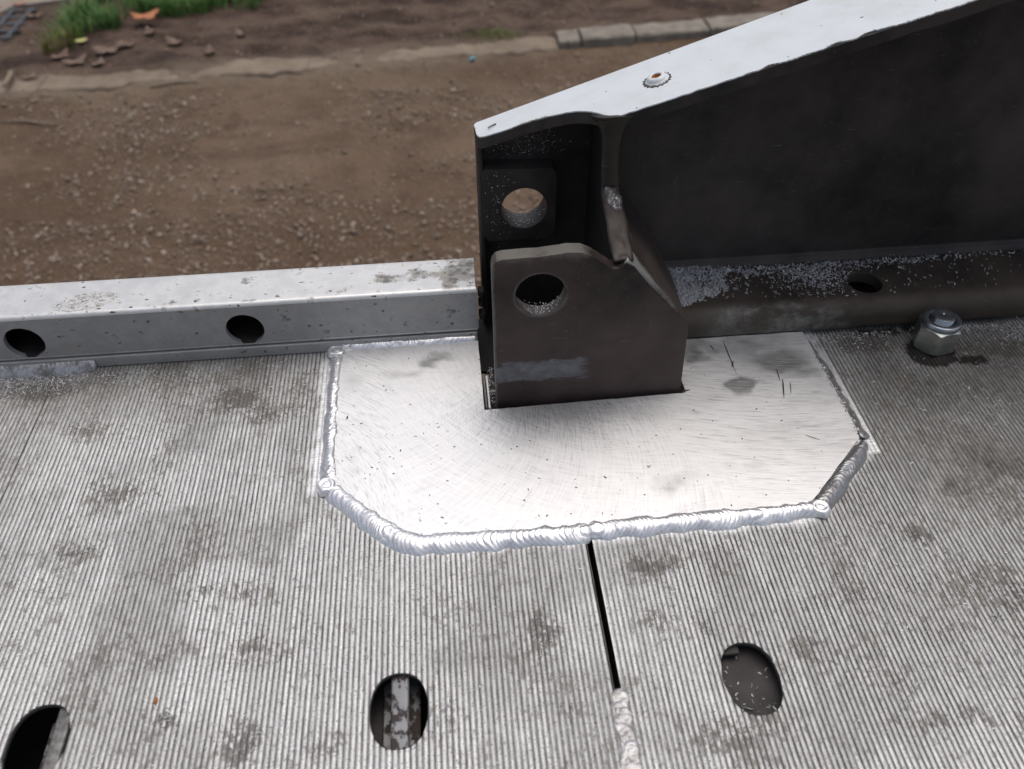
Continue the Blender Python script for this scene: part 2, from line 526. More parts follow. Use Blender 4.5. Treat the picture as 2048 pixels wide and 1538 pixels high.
def mat_dirt():
    t = NT('packed_dirt')
    X, Y, Z = t.xyz()
    a = t.noise(2.2, 5, 0.6); b = t.noise(14, 5, 0.65); c = t.noise(90, 4, 0.7); g = t.noise(320, 2, 0.6)
    st = t.noise(1, 4, 0.6, t.map((2.5, 16, 1), (0, 0, 0.09)))
    verge = t.attr('verge'); sand = t.attr('sand')
    track = t.mix(t.rng(a, 0.38, 0.62), (0.190, 0.134, 0.092), (0.128, 0.083, 0.054))
    track = t.mix(t.rng(st, 0.52, 0.72, 0, 0.6), track, (0.13, 0.092, 0.065))
    soil = t.mix(t.rng(t.noise(6, 5, 0.7, t.map((0.6, 1.2, 1))), 0.38, 0.62), (0.050, 0.031, 0.025), (0.140, 0.098, 0.074))
    col = t.mix(verge, track, soil)
    col = t.mix(t.math('MULTIPLY', sand, t.rng(b, 0.2, 0.6)), col, (0.215, 0.17, 0.127))
    col = t.mix(t.rng(b, 0.52, 0.72, 0, 0.6), col, (0.070, 0.044, 0.030))
    col = t.mix(t.rng(t.noise(5, 4, 0.65, t.map((0.5, 1.6, 1), (0, 0, 0.09), (3, 3, 0))), 0.56, 0.70, 0, 0.55), col, (0.085, 0.055, 0.038))
    col = t.mix(t.rng(c, 0.55, 0.75, 0, 0.5), col, (0.30, 0.245, 0.195))
    col = t.mix(t.rng(g, 0.62, 0.75, 0, 0.6), col, (0.05, 0.035, 0.025))
    return t.out(col, 0.92, 0.0, t.bump(t.math('ADD', t.math('MULTIPLY', b, 2.0), c), 0.8, 0.02), spec=0.15)


def mat_grass():
    t = NT('grass_blade')
    r = t.geo.outputs['Random Per Island']
    col = t.mix(r, (0.042, 0.105, 0.024), (0.125, 0.245, 0.055))
    col = t.mix(t.rng(t.attr('dry'), 0.3, 0.9), col, (0.17, 0.17, 0.05))
    return t.out(col, 0.55, 0.0, spec=0.3)


M_DECK = mat_deck()
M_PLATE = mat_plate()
M_WELD = mat_weld('weld_metal', 0.84)
M_OLDWELD = mat_weld('old_weld_metal', 0.42, 0.8)
M_SEAMWELD = mat_weld('dull_weld_metal', 0.36, 0.6)
M_DARKWELD = mat_weld('reflection_dark_weld_metal', 0.34, 0.12)  # dark surroundings mirrored in the bead are put into its colour
M_RAIL = mat_rail()
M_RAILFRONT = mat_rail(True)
M_BEAM = mat_steel('black_steel')
M_LUG = mat_steel('brown_black_steel', (0.013, 0.0105, 0.010), (0.040, 0.029, 0.026), 'lug', (0.42, 0.60))
M_FLANGE = mat_steel('soiled_steel', (0.022, 0.019, 0.017), (0.040, 0.033, 0.027), 'flange', (0.5, 0.75))
M_SLOPE = mat_steel('rubbed_steel', (0.028, 0.022, 0.020), (0.044, 0.035, 0.031), 'slope', (0.4, 0.55))
M_PIT = mat_steel('near_black_steel', (0.006, 0.006, 0.007), (0.012, 0.011, 0.011), 'plain', (0.55, 0.8))  # darkest steel, for the stiffener, pocket floor and small lumps
M_WHITE = mat_white()
M_FLAKY = mat_flaky()
M_UNDER = mat_simple('dark_underside', (0.012, 0.009, 0.009), (0.030, 0.022, 0.019), 60, 0.75)
M_HOLEFLOOR = mat_simple('grimy_steel', (0.020, 0.017, 0.016), (0.042, 0.037, 0.035), 70, 0.7)
M_HOLEWALL = mat_simple('cut_edge_metal', (0.10, 0.097, 0.095), (0.22, 0.215, 0.21), 220, 0.5, 0.6)
M_ZINC = mat_simple('zinc_plating', (0.36, 0.385, 0.355), (0.52, 0.54, 0.49), 110, 0.30, 0.9, 0.12, 0.0004)
M_ZINCBLUE = mat_simple('blue_zinc', (0.27, 0.30, 0.335), (0.42, 0.45, 0.48), 130, 0.28, 0.92, 0.1, 0.0004)
M_SWARF = mat_simple('bright_swarf', (0.45, 0.46, 0.49), (0.97, 0.97, 0.98), 500, 0.40, 0.35, 0.1, 0.0002, island=True)
M_DARKCHIP = mat_simple('dark_chip', (0.02, 0.018, 0.016), (0.07, 0.06, 0.055), 300, 0.6, 0.2, island=True)
M_RUST = mat_simple('orange_rust', (0.22, 0.075, 0.018), (0.38, 0.16, 0.05), 400, 0.85)
M_DIRT = mat_dirt()
M_STONE = mat_simple('gravel_stone', (0.175, 0.130, 0.096), (0.38, 0.31, 0.248), 60, 0.9, 0, 0.4, 0.003, island=True, spec=0.2)
M_KERB = mat_simple('kerb_concrete', (0.17, 0.15, 0.125), (0.25, 0.225, 0.19), 25, 0.9, 0, 0.4, 0.004, spec=0.2)
M_KERBSAND = mat_simple('sand_covered_kerb', (0.165, 0.127, 0.095), (0.23, 0.183, 0.14), 14, 0.92, 0, 0.6, 0.006, spec=0.2)
M_GRASS = mat_grass()
M_LEAFBROWN = mat_simple('dead_leaf', (0.10, 0.062, 0.045), (0.21, 0.145, 0.11), 50, 0.75)
M_LEAFORANGE = mat_simple('orange_leaf_skin', (0.33, 0.105, 0.040), (0.46, 0.19, 0.08), 35, 0.6)
M_LEAFYELLOW = mat_simple('yellow_leaf_skin', (0.50, 0.48, 0.16), (0.62, 0.60, 0.28), 40, 0.6)
M_PLASTIC = mat_simple('black_plastic', (0.030, 0.031, 0.036), (0.06, 0.062, 0.07), 20, 0.5)
M_BLUE = mat_simple('blue_plastic', (0.10, 0.30, 0.38), (0.14, 0.38, 0.45), 30, 0.5)
M_PAVING = mat_simple('pale_paving', (0.20, 0.165, 0.135), (0.27, 0.225, 0.19), 8, 0.92)
M_TWIG = mat_simple('dry_twig', (0.17, 0.13, 0.09), (0.25, 0.2, 0.15), 60, 0.8)

# ------------------------------------------------------------------ ground, kerb
GZ = -700.0


def kerb_y(x):
    return 2803 + 0.092 * x


def axis(fine_lo, fine_hi, step, lo, hi):
    a = list(np.arange(fine_lo, fine_hi + 1, step)); s = step
    left = []; x = fine_lo
    while x > lo:
        s *= 1.45; x -= s; left.append(x)
    s = step; right = []; x = fine_hi
    while x < hi:
        s *= 1.45; x += s; right.append(x)
    return np.array(left[::-1] + a + right)


gx = axis(-2300, 1700, 18, -90000, 90000)
gy = axis(900, 4200, 18, -90000, 90000)
GX, GY = np.meshgrid(gx, gy)


def ground_z(x, y):
    far = sstep(6000, 1500, np.hypot(x, y - 2500))
    v = sstep(-40, 120, y - kerb_y(x))
    z = (fbm(x / 260, y / 260, 3) - .5) * 26 + (fbm(x / 55, y / 55, 9) - .5) * (9 + 16 * v)
    return GZ + z * far + 12 * v


verge = sstep(-30, 70, GY - kerb_y(GX) + (fbm(GX / 160, GY / 160, 20) - .5) * 190)
sand = sstep(150, 10, np.abs(GY - kerb_y(GX) + 20)) * sstep(500, 100, GX)
mk('ground', np.stack([GX, GY, ground_z(GX, GY)], -1).reshape(-1, 3), grid_faces(len(gy), len(gx)), M_DIRT, smooth=True,
   attrs=dict(verge=verge.ravel(), sand=sand.ravel()))['kind'] = 'structure'

kerb = bpy.data.objects.new('kerb', None)
COL.objects.link(kerb)
kerb['kind'] = 'structure'
kerb.location = Vector((670, kerb_y(670), GZ)) * S
x = -1790.0
k = 0
edges = []
while x < 2300:
    L = 262 if 560 < x < 900 else random.uniform(240, 300)
    if x < 404 < x + L or 404 < x < 420:
        L = 404 - x if x < 400 else L
    edges.append((x, min(L, 300))); x += min(L, 300)
edges = [(-1790 + 274 * i, 274) for i in range(8)] + [(402, 80), (482, 188), (670, 260), (930, 262), (1192, 262), (1454, 262)]
for x0, L in edges:
    sandy = x0 < 400
    top = GZ + (8 if sandy else 28) + random.uniform(-3, 3)
    n = 12
    V = []; F = []
    for i in range(n + 1):
        u = x0 + (.6 if sandy else 4) + (L - (1.2 if sandy else 8)) * i / n
        w0 = random.uniform(-5, 5); w1 = random.uniform(-5, 5)
        if sandy:
            w0 += 30 * (vnoise(u / 45, 1, 44) - .5) - 6; w1 += 50 * (vnoise(u / 70, 7, 45) - .5)
        yc = kerb_y(u) + (0 if sandy else 8); KW = 60 if sandy else 50
        for dy, dz in ((-KW - w0, -70), (-KW - w0, -6), (-KW + 6 - w0, 0), (0, 2 * random.random()), (KW - 6 + w1, 0), (KW + w1, -6), (KW + w1, -70)):
            V.append((u, yc + dy, top + dz + (random.uniform(-1.5, 1.5) if dz > -50 else 0)))
    for i in range(n):
        for j in range(6):
            a = i * 7 + j
            F.append((a, a + 7, a + 8, a + 1))
    F.append(tuple(range(7))); F.append(tuple(reversed(range(n * 7, n * 7 + 7))))
    o = fix_normals(mk('kerb_stone', V, F, M_KERBSAND if sandy else M_KERB, kerb, smooth=False))

# gravel: nobody could count it
ICO_V = []
ph = (1 + 5 ** .5) / 2
for a, b in ((-1, ph), (1, ph), (-1, -ph), (1, -ph)):
    ICO_V += [(a, b, 0)]
ICO_V += [(0, -1, ph), (0, 1, ph), (0, -1, -ph), (0, 1, -ph), (ph, 0, -1), (ph, 0, 1), (-ph, 0, -1), (-ph, 0, 1)]
ICO_V = np.array(ICO_V) / math.hypot(1, ph)
ICO_F = np.array([(0, 11, 5), (0, 5, 1), (0, 1, 7), (0, 7, 10), (0, 10, 11), (1, 5, 9), (5, 11, 4), (11, 10, 2), (10, 7, 6), (7, 1, 8),
                  (3, 9, 4), (3, 4, 2), (3, 2, 6), (3, 6, 8), (3, 8, 9), (4, 9, 5), (2, 4, 11), (6, 2, 10), (8, 6, 7), (9, 8, 1)])


def rot_mats(n, tilt=1.0):
    a = rng.normal(size=(n, 4)) * np.array([1, tilt, tilt, 1])
    a /= np.linalg.norm(a, axis=1)[:, None]
    w, x_, y_, z_ = a.T
    return np.stack([np.stack([1 - 2 * (y_ * y_ + z_ * z_), 2 * (x_ * y_ - z_ * w), 2 * (x_ * z_ + y_ * w)], -1),
                     np.stack([2 * (x_ * y_ + z_ * w), 1 - 2 * (x_ * x_ + z_ * z_), 2 * (y_ * z_ - x_ * w)], -1),
                     np.stack([2 * (x_ * z_ - y_ * w), 2 * (y_ * z_ + x_ * w), 1 - 2 * (x_ * x_ + y_ * y_)], -1)], -2)


N = 120000
sx = rng.uniform(-2000, 1500, N); sy = rng.uniform(1050, 4300, N)
dens = sstep(0.40, 0.60, fbm(sx / 420, sy / 240, 60) + .10 * np.exp(-(((sx + 250) / 420) ** 2 + ((sy - 1850) / 420) ** 2))) * 0.95 + 0.10
dens *= np.where(sy > kerb_y(sx) - 70, 0.07, 1.0)
dens *= 0.25 + 0.75 * sstep(-1500, -700, sx + (sy - 1500) * .35)
keep = rng.random(N) < dens * 0.62
sx, sy = sx[keep], sy[keep]
n = len(sx)
sz = np.clip(rng.lognormal(1.12, 0.48, n), 1.4, 10)
R = rot_mats(n, 0.5)
sh = ICO_V[None] * (sz[:, None, None] * rng.uniform(0.65, 1.25, (n, 12, 1))) * rng.uniform(0.55, 1.2, (n, 1, 3)) * np.array([1.15, 1.15, 0.75])
V = np.einsum('nij,nkj->nki', R, sh) + np.stack([sx, sy, ground_z(sx, sy) + sz * 0.25], -1)[:, None]
F = (ICO_F[None] + (np.arange(n) * 12)[:, None, None]).reshape(-1, 3)
mk('gravel', V.reshape(-1, 3), F, M_STONE, smooth=True)['kind'] = 'stuff'

# grass
poly = [(-1400, 2960), (-1340, 3160), (-1270, 3330), (-1210, 3480), (-1230, 3760), (-380, 3760), (-560, 3400), (-690, 3275), (-860, 3190), (-960, 3230), (-1015, 3150), (-1120, 3110), (-1200, 3000), (-1290, 2935)]


def inside(px, py, poly):
    r = np.zeros(len(px), bool)
    j = len(poly) - 1
    for i in range(len(poly)):
        xi, yi = poly[i]; xj, yj = poly[j]
        c = ((yi > py) != (yj > py)) & (px < (xj - xi) * (py - yi) / (yj - yi + 1e-9) + xi)
        r ^= c; j = i
    return r


def blades(bx, by, hgt, wid, dry):
    n = len(bx)
    ang = rng.uniform(0, 2 * np.pi, n); lean = rng.uniform(0.15, 0.9, n) * hgt
    ux, uy = np.cos(ang), np.sin(ang)
    z0 = ground_z(bx, by) - 3
    V = np.zeros((n, 7, 3))
    for k, (tt, ww) in enumerate(((0, 1), (0.4, .85), (0.75, .55), (1, 0))):
        cx = bx + ux * lean * tt ** 2; cy = by + uy * lean * tt ** 2; cz = z0 + hgt * (tt - 0.25 * tt ** 3)
        if k < 3:
            V[:, 2 * k] = np.stack([cx - uy * wid * ww, cy + ux * wid * ww, cz], -1)
            V[:, 2 * k + 1] = np.stack([cx + uy * wid * ww, cy - ux * wid * ww, cz], -1)
        else:
            V[:, 6] = np.stack([cx, cy, cz], -1)
    f = np.array([(0, 1, 3), (0, 3, 2), (2, 3, 5), (2, 5, 4), (4, 5, 6)])
    F = (f[None] + (np.arange(n) * 7)[:, None, None]).reshape(-1, 3)
    return V.reshape(-1, 3), F, np.repeat(dry, 7)


N = 30000
bx = rng.uniform(-1420, -360, N); by = rng.uniform(2900, 3780, N)
jx = bx + (fbm(bx / 90, by / 90, 71) - .5) * 190; jy = by + (fbm(bx / 90, by / 90, 75) - .5) * 190
cl = fbm(bx / 75, by / 75, 80)
ok = inside(jx, jy, poly) & (rng.random(N) < sstep(0.36, 0.60, cl)) & (np.hypot((bx + 1030) / 1.3, by - 3165) > 62)
bx, by, cl = bx[ok], by[ok], cl[ok]
dry = np.clip(0.75 * sstep(3120, 2950, by) + rng.random(len(bx)) * .35, 0, 1)
V1, F1, d1 = blades(bx, by, rng.uniform(35, 95, len(bx)) * (0.5 + 0.9 * cl), rng.uniform(1.0, 2.1, len(bx)), dry)
mk('grass', V1, F1, M_GRASS, attrs=dict(dry=d1))['kind'] = 'stuff'
N = 500
bx = 200 + rng.normal(0, 50, N); by = 2915 + rng.normal(0, 22, N)
V1, F1, d1 = blades(bx, by, rng.uniform(8, 22, N), rng.uniform(0.8, 1.6, N), rng.uniform(0.4, 1, N))
mk('grass_tuft', V1, F1, M_GRASS, attrs=dict(dry=d1))['kind'] = 'stuff'


# fallen leaves
def leaf(name, px, py, size, mat, label, lobes=5, rz=0.0, curl=0.25, group=None, lift=8):
    c = at(px, py, GZ + 10 + lift)
    c[2] = ground_z(c[0], c[1]) + lift
    n = 40
    V = [(0, 0, 0)]
    ringn = 3
    for q in range(1, ringn + 1):
        for i in range(n):
            a = 2 * math.pi * i / n
            r = size * 0.5 * (0.62 + 0.38 * abs(math.cos(a * lobes / 2)) ** 0.7) * q / ringn
            x_, y_ = r * math.cos(a) * 1.15, r * math.sin(a) * 0.85
            z_ = curl * (x_ * x_ * 0.9 - y_ * y_ * 0.3) / size + curl * 6 * math.sin(a * 3 + rz) * q / ringn
            V.append((x_, y_, z_))
    V = [(c[0] + x_ * math.cos(rz) - y_ * math.sin(rz), c[1] + x_ * math.sin(rz) + y_ * math.cos(rz), c[2] + z_) for x_, y_, z_ in V]
    F = [(0, 1 + i, 1 + (i + 1) % n) for i in range(n)]
    for q in range(ringn - 1):
        for i in range(n):
            j = (i + 1) % n
            F.append((1 + q * n + i, 1 + (q + 1) * n + i, 1 + (q + 1) * n + j, 1 + q * n + j))
    o = mk(name, V, F, mat, smooth=True)
    m = o.modifiers.new('thickness', 'SOLIDIFY'); m.thickness = 0.5 * S
    return tag(o, label, 'leaf', group)


leaf('leaf', 291, 33, 88, M_LEAFORANGE, 'orange lobed autumn leaf lying on the grass', 5, 0.4, 0.5, None, 34)
leaf('leaf', 46, 6, 70, M_LEAFORANGE, 'orange autumn leaf on the paving left of the grass', 5, 1.4, 0.4)
leaf('leaf', 160, 78, 38, M_LEAFYELLOW, 'small pale yellow leaf under the edge of the grass', 4, 0.3, 0.2, None, 14)
LEAF_LABELS = {
    (215, 100): 'largest brown dead leaf, curled on the bare dirt right below the grass', (150, 122): 'broad brown dead leaf below the tip of the grass, nearer the kerb than its neighbours',
    (195, 122): 'small brown dead leaf just below the largest one, close to the kerb', (350, 88): 'lone brown dead leaf on the dirt halfway along the lower grass edge',
    (120, 110): 'brown dead leaf at the lower left tip of the grass', (300, 70): 'brown dead leaf close under the orange leaf', (255, 92): 'brown dead leaf just right of the largest brown one',
    (60, 150): 'brown dead leaf by the wood splinter at the far left of the kerb', (420, 108): 'small brown dead leaf on the dirt well right of the others, near the kerb',
    (202, 47): 'tiny brown dead leaf caught in the grass', (70, 32): 'brown dead leaf between the drain grid and the grass', (480, 70): 'rightmost small brown dead leaf, past the end of the grass'}
for (px, py, s, r) in ((215, 100, 105, .2), (150, 122, 85, .5), (195, 122, 55, 1.2), (350, 88, 75, 2.6), (120, 110, 70, .9), (300, 70, 60, 2.0), (255, 92, 70, .1), (60, 150, 60, .8), (420, 108, 60, 1.7), (202, 47, 40, 1.0), (70, 32, 60, .3), (480, 70, 55, 2.2)):
    leaf('dead_leaf', px, py, s * .8, M_LEAFBROWN, LEAF_LABELS[(px, py)], 6, r, 0.6, 'brown dead leaves on the verge')

# paving and a black drain grid in the far corner
pv = [at(-60, 70, GZ), at(30, 24, GZ), at(140, 10, GZ), at(190, -60, GZ), at(-60, -60, GZ)]
Vp, Fp = prism([(p[0], p[1]) for p in pv], [], lambda u, v, t: (u, v, GZ + 22 - 40 * t))
o = dissolve(mk('paving', Vp, Fp, M_PAVING)); o['kind'] = 'structure'
c = at(-34, 58, GZ + 4)
grate = thing('drain_grate', c, 'black plastic drain grid in the dirt at the edge of the paving', 'drain grate')
for i in range(5):
    d = -130 + 65 * i
    v, f = box(c[0] + d - 9, c[0] + d + 9, c[1] - 150, c[1] + 150, GZ + 5, GZ + 22); mk('grate_bar', v, f, M_PLASTIC, grate, bevel=2)
    v, f = box(c[0] - 150, c[0] + 150, c[1] + d - 9, c[1] + d + 9, GZ + 4, GZ + 20); mk('grate_bar', v, f, M_PLASTIC, grate, bevel=2)


def tube(path, r, n=8):
    V = []; F = []
    path = [np.array(p, float) for p in path]
    for i, p in enumerate(path):
        d = path[min(i + 1, len(path) - 1)] - path[max(i - 1, 0)]; d /= np.linalg.norm(d)
        u = np.cross(d, (0, 0, 1.0)); u /= np.linalg.norm(u) + 1e-9; w = np.cross(u, d)
        rr = r[i] if isinstance(r, (list, tuple)) else r
        for k in range(n):
            a = 2 * math.pi * k / n
            V.append(p + rr * (u * math.cos(a) + w * math.sin(a)))
    for i in range(len(path) - 1):
        for k in range(n):
            j = (k + 1) % n
            F.append((i * n + k, i * n + j, (i + 1) * n + j, (i + 1) * n + k))
    F.append(tuple(range(n))); F.append(tuple(range((len(path) - 1) * n, len(path) * n)))
    return V, F


a, b = at(8, 172, GZ + 30), at(23, 146, GZ + 24)
v, f = tube([a, (a + b) / 2 + np.array([4, 0, 3]), b], [5, 8, 10], 6)
tag(mk('wood_chip', v, f, M_TWIG, smooth=True), 'pale splinter of wood across the kerb at the left', 'wood chip')
for (p, q) in (((0, 238), (110, 243)), ((395, 165), (300, 172))):
    a, b = at(*p, GZ + 10), at(*q, GZ + 10)
    a[2] = ground_z(a[0], a[1]) + 4; b[2] = ground_z(b[0], b[1]) + 4
    v, f = tube([a, a * .6 + b * .4 + np.array([0, 9, 3]), b], [3, 4, 2.5], 6)
    tag(mk('twig', v, f, M_TWIG, smooth=True), 'thin dry twig on the gravel track at the far left' if p[0] == 0 else 'short dry twig against the near edge of the sandy kerb', 'twig')
c = at(945, 117, GZ + 12)
v, f = box(c[0] - 9, c[0] + 9, c[1] - 7, c[1] + 7, c[2] - 4, c[2] + 3)
v = [(p[0] + .25 * (p[1] - c[1]), p[1], p[2] + .3 * (p[0] - c[0])) for p in v]
tag(mk('plastic_scrap', v, f, M_BLUE, bevel=1), 'tiny blue plastic scrap on the gravel near the kerb', 'litter')

# ------------------------------------------------------------------ aluminium deck
PLATE = [(-92, 491), (-92, 420), (-88, 361), (-81, 354), (-38, 312), (-30, 310.5), (72.8, 310.5), (208, 313), (215, 316), (264, 364), (265.5, 372), (265, 420), (264, 476), (159, 476), (159, 418.7), (15.2, 415.5), (15.2, 491)]
PLATE_OUT = [(-92, 497), (-92, 361), (-81, 354), (-36, 311), (72.8, 310.5), (211, 313), (264, 364), (264, 478)]


def seg_dist(px, py, poly):
    d = np.full(px.shape, 1e9)
    for (x0, y0), (x1, y1) in zip(poly[:-1], poly[1:]):
        ex, ey = x1 - x0, y1 - y0
        t = np.clip(((px - x0) * ex + (py - y0) * ey) / (ex * ex + ey * ey), 0, 1)
        d = np.minimum(d, np.hypot(px - x0 - t * ex, py - y0 - t * ey))
    return d


GRIME = [  # photo px, radii mm, strength
    (480, 800, 26, 16, 1.0), (540, 830, 20, 10, .7), (400, 760, 40, 12, .6), (600, 770, 24, 14, .45), (1090, 1265, 12, 15, .95), (1300, 1130, 22, 8, .6),
    (290, 1330, 14, 8, .6), (440, 1180, 30, 9, .65), (650, 1490, 16, 9, .5), (480, 1490, 12, 10, 1.0), (330, 1440, 10, 7, .9), (1840, 1070, 10, 8, 1.0),
    (1560, 1450, 22, 9, .5), (150, 860, 30, 12, .6), (70, 780, 44, 14, 1.0), (180, 1100, 30, 9, .55), (510, 1290, 14, 12, .6), (1700, 1190, 22, 10, .4),
    (1990, 960, 55, 40, .55), (1900, 1250, 30, 12, .35), (2030, 1180, 26, 22, .6), (1730, 690, 40, 14, .9), (1830, 780, 46, 30, .45), (1980, 700, 50, 14, .9),
    (1930, 860, 50, 26, .4), (1450, 1480, 26, 8, .45), (900, 1420, 14, 22, .4), (1150, 1410, 20, 12, .35), (240, 990, 24, 9, .5), (1330, 1240, 16, 14, .35),
    (560, 960, 22, 14, .35), (1620, 1300, 14, 10, .35), (1890, 1440, 30, 7, .5), (300, 770, 50, 10, .4), (620, 745, 16, 6, .6)]
HOLE_RX, HOLE_RY, HOLE_Y = 15.0, 20.6, 205.5


def hole_half(dx):
    q = np.clip(1 - np.abs(dx / HOLE_RX) ** 2.35, 0, None) ** (1 / 2.35)
    return HOLE_RY * q


def plank(x0, x1, hole_x, seed):
    pitch = 3.0
    xs = []; zs = []; rid = []
    n = int((x1 - x0) / pitch)
    p = (x1 - x0) / n
    for i in range(n):
        b = x0 + i * p
        for off, z, r in ((0.0, 0, 2 * i), (0.85, 0, 2 * i), (1.85, 0, 2 * i), (2.10, -.62, 2 * i + 1), (2.74, -.62, 2 * i + 1)):
            xs.append(b + off * p / 3.0); zs.append(z); rid.append(r)
    xs.append(x1); zs.append(0); rid.append(2 * n)
    xs = np.array(xs); zs = np.array(zs, float); rid = np.array(rid)
    if hole_x is not None:
        half = hole_half(xs - hole_x)
    else:
        half = np.zeros(len(xs))
    ylo = HOLE_Y - half; yhi = HOLE_Y + half
    yend = np.full(len(xs), 548.0)
    n1, n2 = 44, 104
    y0 = 60.0
    t1 = np.linspace(0, 1, n1); t2 = np.linspace(0, 1, n2)
    YY = np.concatenate([y0 + (ylo - y0)[None] * t1[:, None], yhi[None] + (yend - yhi)[None] * t2[:, None]], 0)
    XX = np.repeat(xs[None], n1 + n2, 0); ZZ = np.repeat(zs[None], n1 + n2, 0)
    w = (fbm(rid[None] * 17.3 + 0 * YY, YY / 7.0, seed, 3) - .5)
    isr = (zs == 0)[None]
    edge = np.zeros(len(xs)); edge[2::5] = 1; edge[3::5] = 1; edge[4::5] = -1; edge[0::5] = 0
    inner = np.ones(len(xs)); inner[0] = inner[-1] = 0
    gap_ok = 1 - ((np.abs(YY - HOLE_Y) < HOLE_RY + 1) & (np.abs(XX - (hole_x or -9e9)) < HOLE_RX + 2))
    XX = XX + w * 0.42 * inner[None] * gap_ok
    ZZ = ZZ + np.where(isr, (fbm(XX / 4, YY / 9, seed + 5) - .5) * .10, (fbm(XX / 3, YY / 5, seed + 8) - .5) * .5)
    # ground-off zones by the new welds
    d = seg_dist(XX, YY, PLATE_OUT)
    nz = fbm(XX / 6, YY / 6, seed + 20)
    clean = sstep(13.0, 7.0, d + (nz - .5) * 12)
    wedge = sstep(279, 276.5, XX) * sstep(352, 355, YY) * sstep(450, 425, YY + (nz - .5) * 30) * (XX > 255)
    clean = np.maximum(clean * 0.75, wedge)
    clean = np.where((XX > 276) & (YY > 340), 0, clean)
    ZZ = np.where(~np.broadcast_to(isr, ZZ.shape), ZZ * (1 - clean * 0.72), ZZ)
    grime = np.zeros_like(XX)
    for px, py, rx, ry, s in GRIME:
        c = at(px, py)
        grime = np.maximum(grime, s * np.exp(-(((XX - c[0]) / rx) ** 2 + ((YY - c[1]) / ry) ** 2)))
    dull = 0.85 * sstep(400, 470, YY) * sstep(262, 300, XX)
    dull = np.maximum(dull, 0.75 * sstep(405, 480, YY) * sstep(-95, -160, XX))
    grime = np.maximum(grime, 0.35 * sstep(420, 485, YY) * sstep(-95, -150, XX))
    dull = np.maximum(dull, 0.42 * sstep(120, 260, XX) * sstep(120, 220, YY))
    dull = np.maximum(dull, 0.90 * sstep(190, 330, XX) * sstep(230, 360, YY))
    dull = np.maximum(dull,   .46 * sstep(.50, .66, fbm(XX / 62, YY / 46, 610)) * sstep(60, 30, XX))
    dull = np.maximum(dull, .34 * sstep(.52, .68, fbm(XX / 50, YY / 60, 630)))
    dull = dull * (.55 + .9 * fbm(XX / 26, YY / 34, 555)) * (1 - .6 * clean)
    grime = np.maximum(grime, .34 * dull)
    grime = grime * (.55 + .9 * fbm(XX / 14, YY / 18, 660))
    sd = np.abs(XX - 71)
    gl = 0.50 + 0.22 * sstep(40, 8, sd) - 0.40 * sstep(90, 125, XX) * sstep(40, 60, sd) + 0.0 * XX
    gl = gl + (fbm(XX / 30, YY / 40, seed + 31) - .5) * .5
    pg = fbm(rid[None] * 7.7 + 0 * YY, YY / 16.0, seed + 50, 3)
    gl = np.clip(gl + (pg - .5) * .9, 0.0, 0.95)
    fillg = np.clip(sstep(.48, .78, fbm(rid[None] * 3.3 + 0 * YY, YY / 6.0, seed + 60, 4) + .3 * (fbm(XX / 28, YY / 28, seed + 70) - .5)), 0, 1) * .3
    ZZ = np.where(~np.broadcast_to(isr, ZZ.shape), ZZ * (1 - fillg), ZZ)
    c0 = np.array([354, 447.0])
    oil = np.maximum(1.1 * np.exp(-(((XX - c0[0]) / 20) ** 2 + ((YY - c0[1]) / 18) ** 2) ** 1.6), .78 * np.exp(-(((XX - 380) / 17) ** 2 + ((YY - 436) / 7) ** 2)))
    oil = np.maximum(oil, .62 * np.exp(-(((XX - 330) / 60) ** 2 + ((YY - 474) / 9) ** 2)))
    ks = np.ones((n1 + n2 - 1, len(xs) - 1), bool); ks[n1 - 1] = False
    ym = YY[-1]
    XM = .5 * (XX[:-1, :-1] + XX[1:, 1:])
    ks &= ~((XM > 15.2) & (XM < 159) & (YY[1:, 1:] > 421))
    V = np.stack([XX, YY, ZZ], -1).reshape(-1, 3)
    return V, grid_faces(n1 + n2, len(xs), ks), dict(clean=clean.ravel(), grime=grime.ravel(), groove_light=gl.ravel(), oil=oil.ravel(), dull=np.clip(dull, 0, 1).ravel())


deck = thing('aluminium_deck', (70, 300, 0), 'ribbed aluminium deck of long grooved planks with oval holes', 'deck')
PL = [(-663.6, -297.4, None), (-296.9, 69.3, -43.4), (72.9, 439.6, 142.6), (440.1, 806.8, None)]
EXTRA_HOLE = -225.0
for i, (x0, x1, hx) in enumerate(PL):
    if i == 1:   # this plank has two holes: build it as two strips that share an edge inside one mesh
        Va, Fa, Aa = plank(x0, -134.0, EXTRA_HOLE, 100)
        Vb, Fb, Ab = plank(-134.0, x1, hx, 140)
        V = np.concatenate([Va, Vb]); F = np.concatenate([Fa, Fb + len(Va)]); A = {q: np.concatenate([Aa[q], Ab[q]]) for q in Aa}
    else:
        V, F, A = plank(x0, x1, hx, 200 + 40 * i)
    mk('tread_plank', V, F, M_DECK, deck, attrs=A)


def oval(cx, cy, k=0.0, n=64):
    pts = []
    for i in range(n):
        a = 2 * math.pi * i / n
        ca, sa = math.cos(a), math.sin(a)
        e = 2 / 2.35
        pts.append((cx + (HOLE_RX + k) * abs(ca) ** e * math.copysign(1, ca), cy + (HOLE_RY + k) * abs(sa) ** e * math.copysign(1, sa)))
    return pts


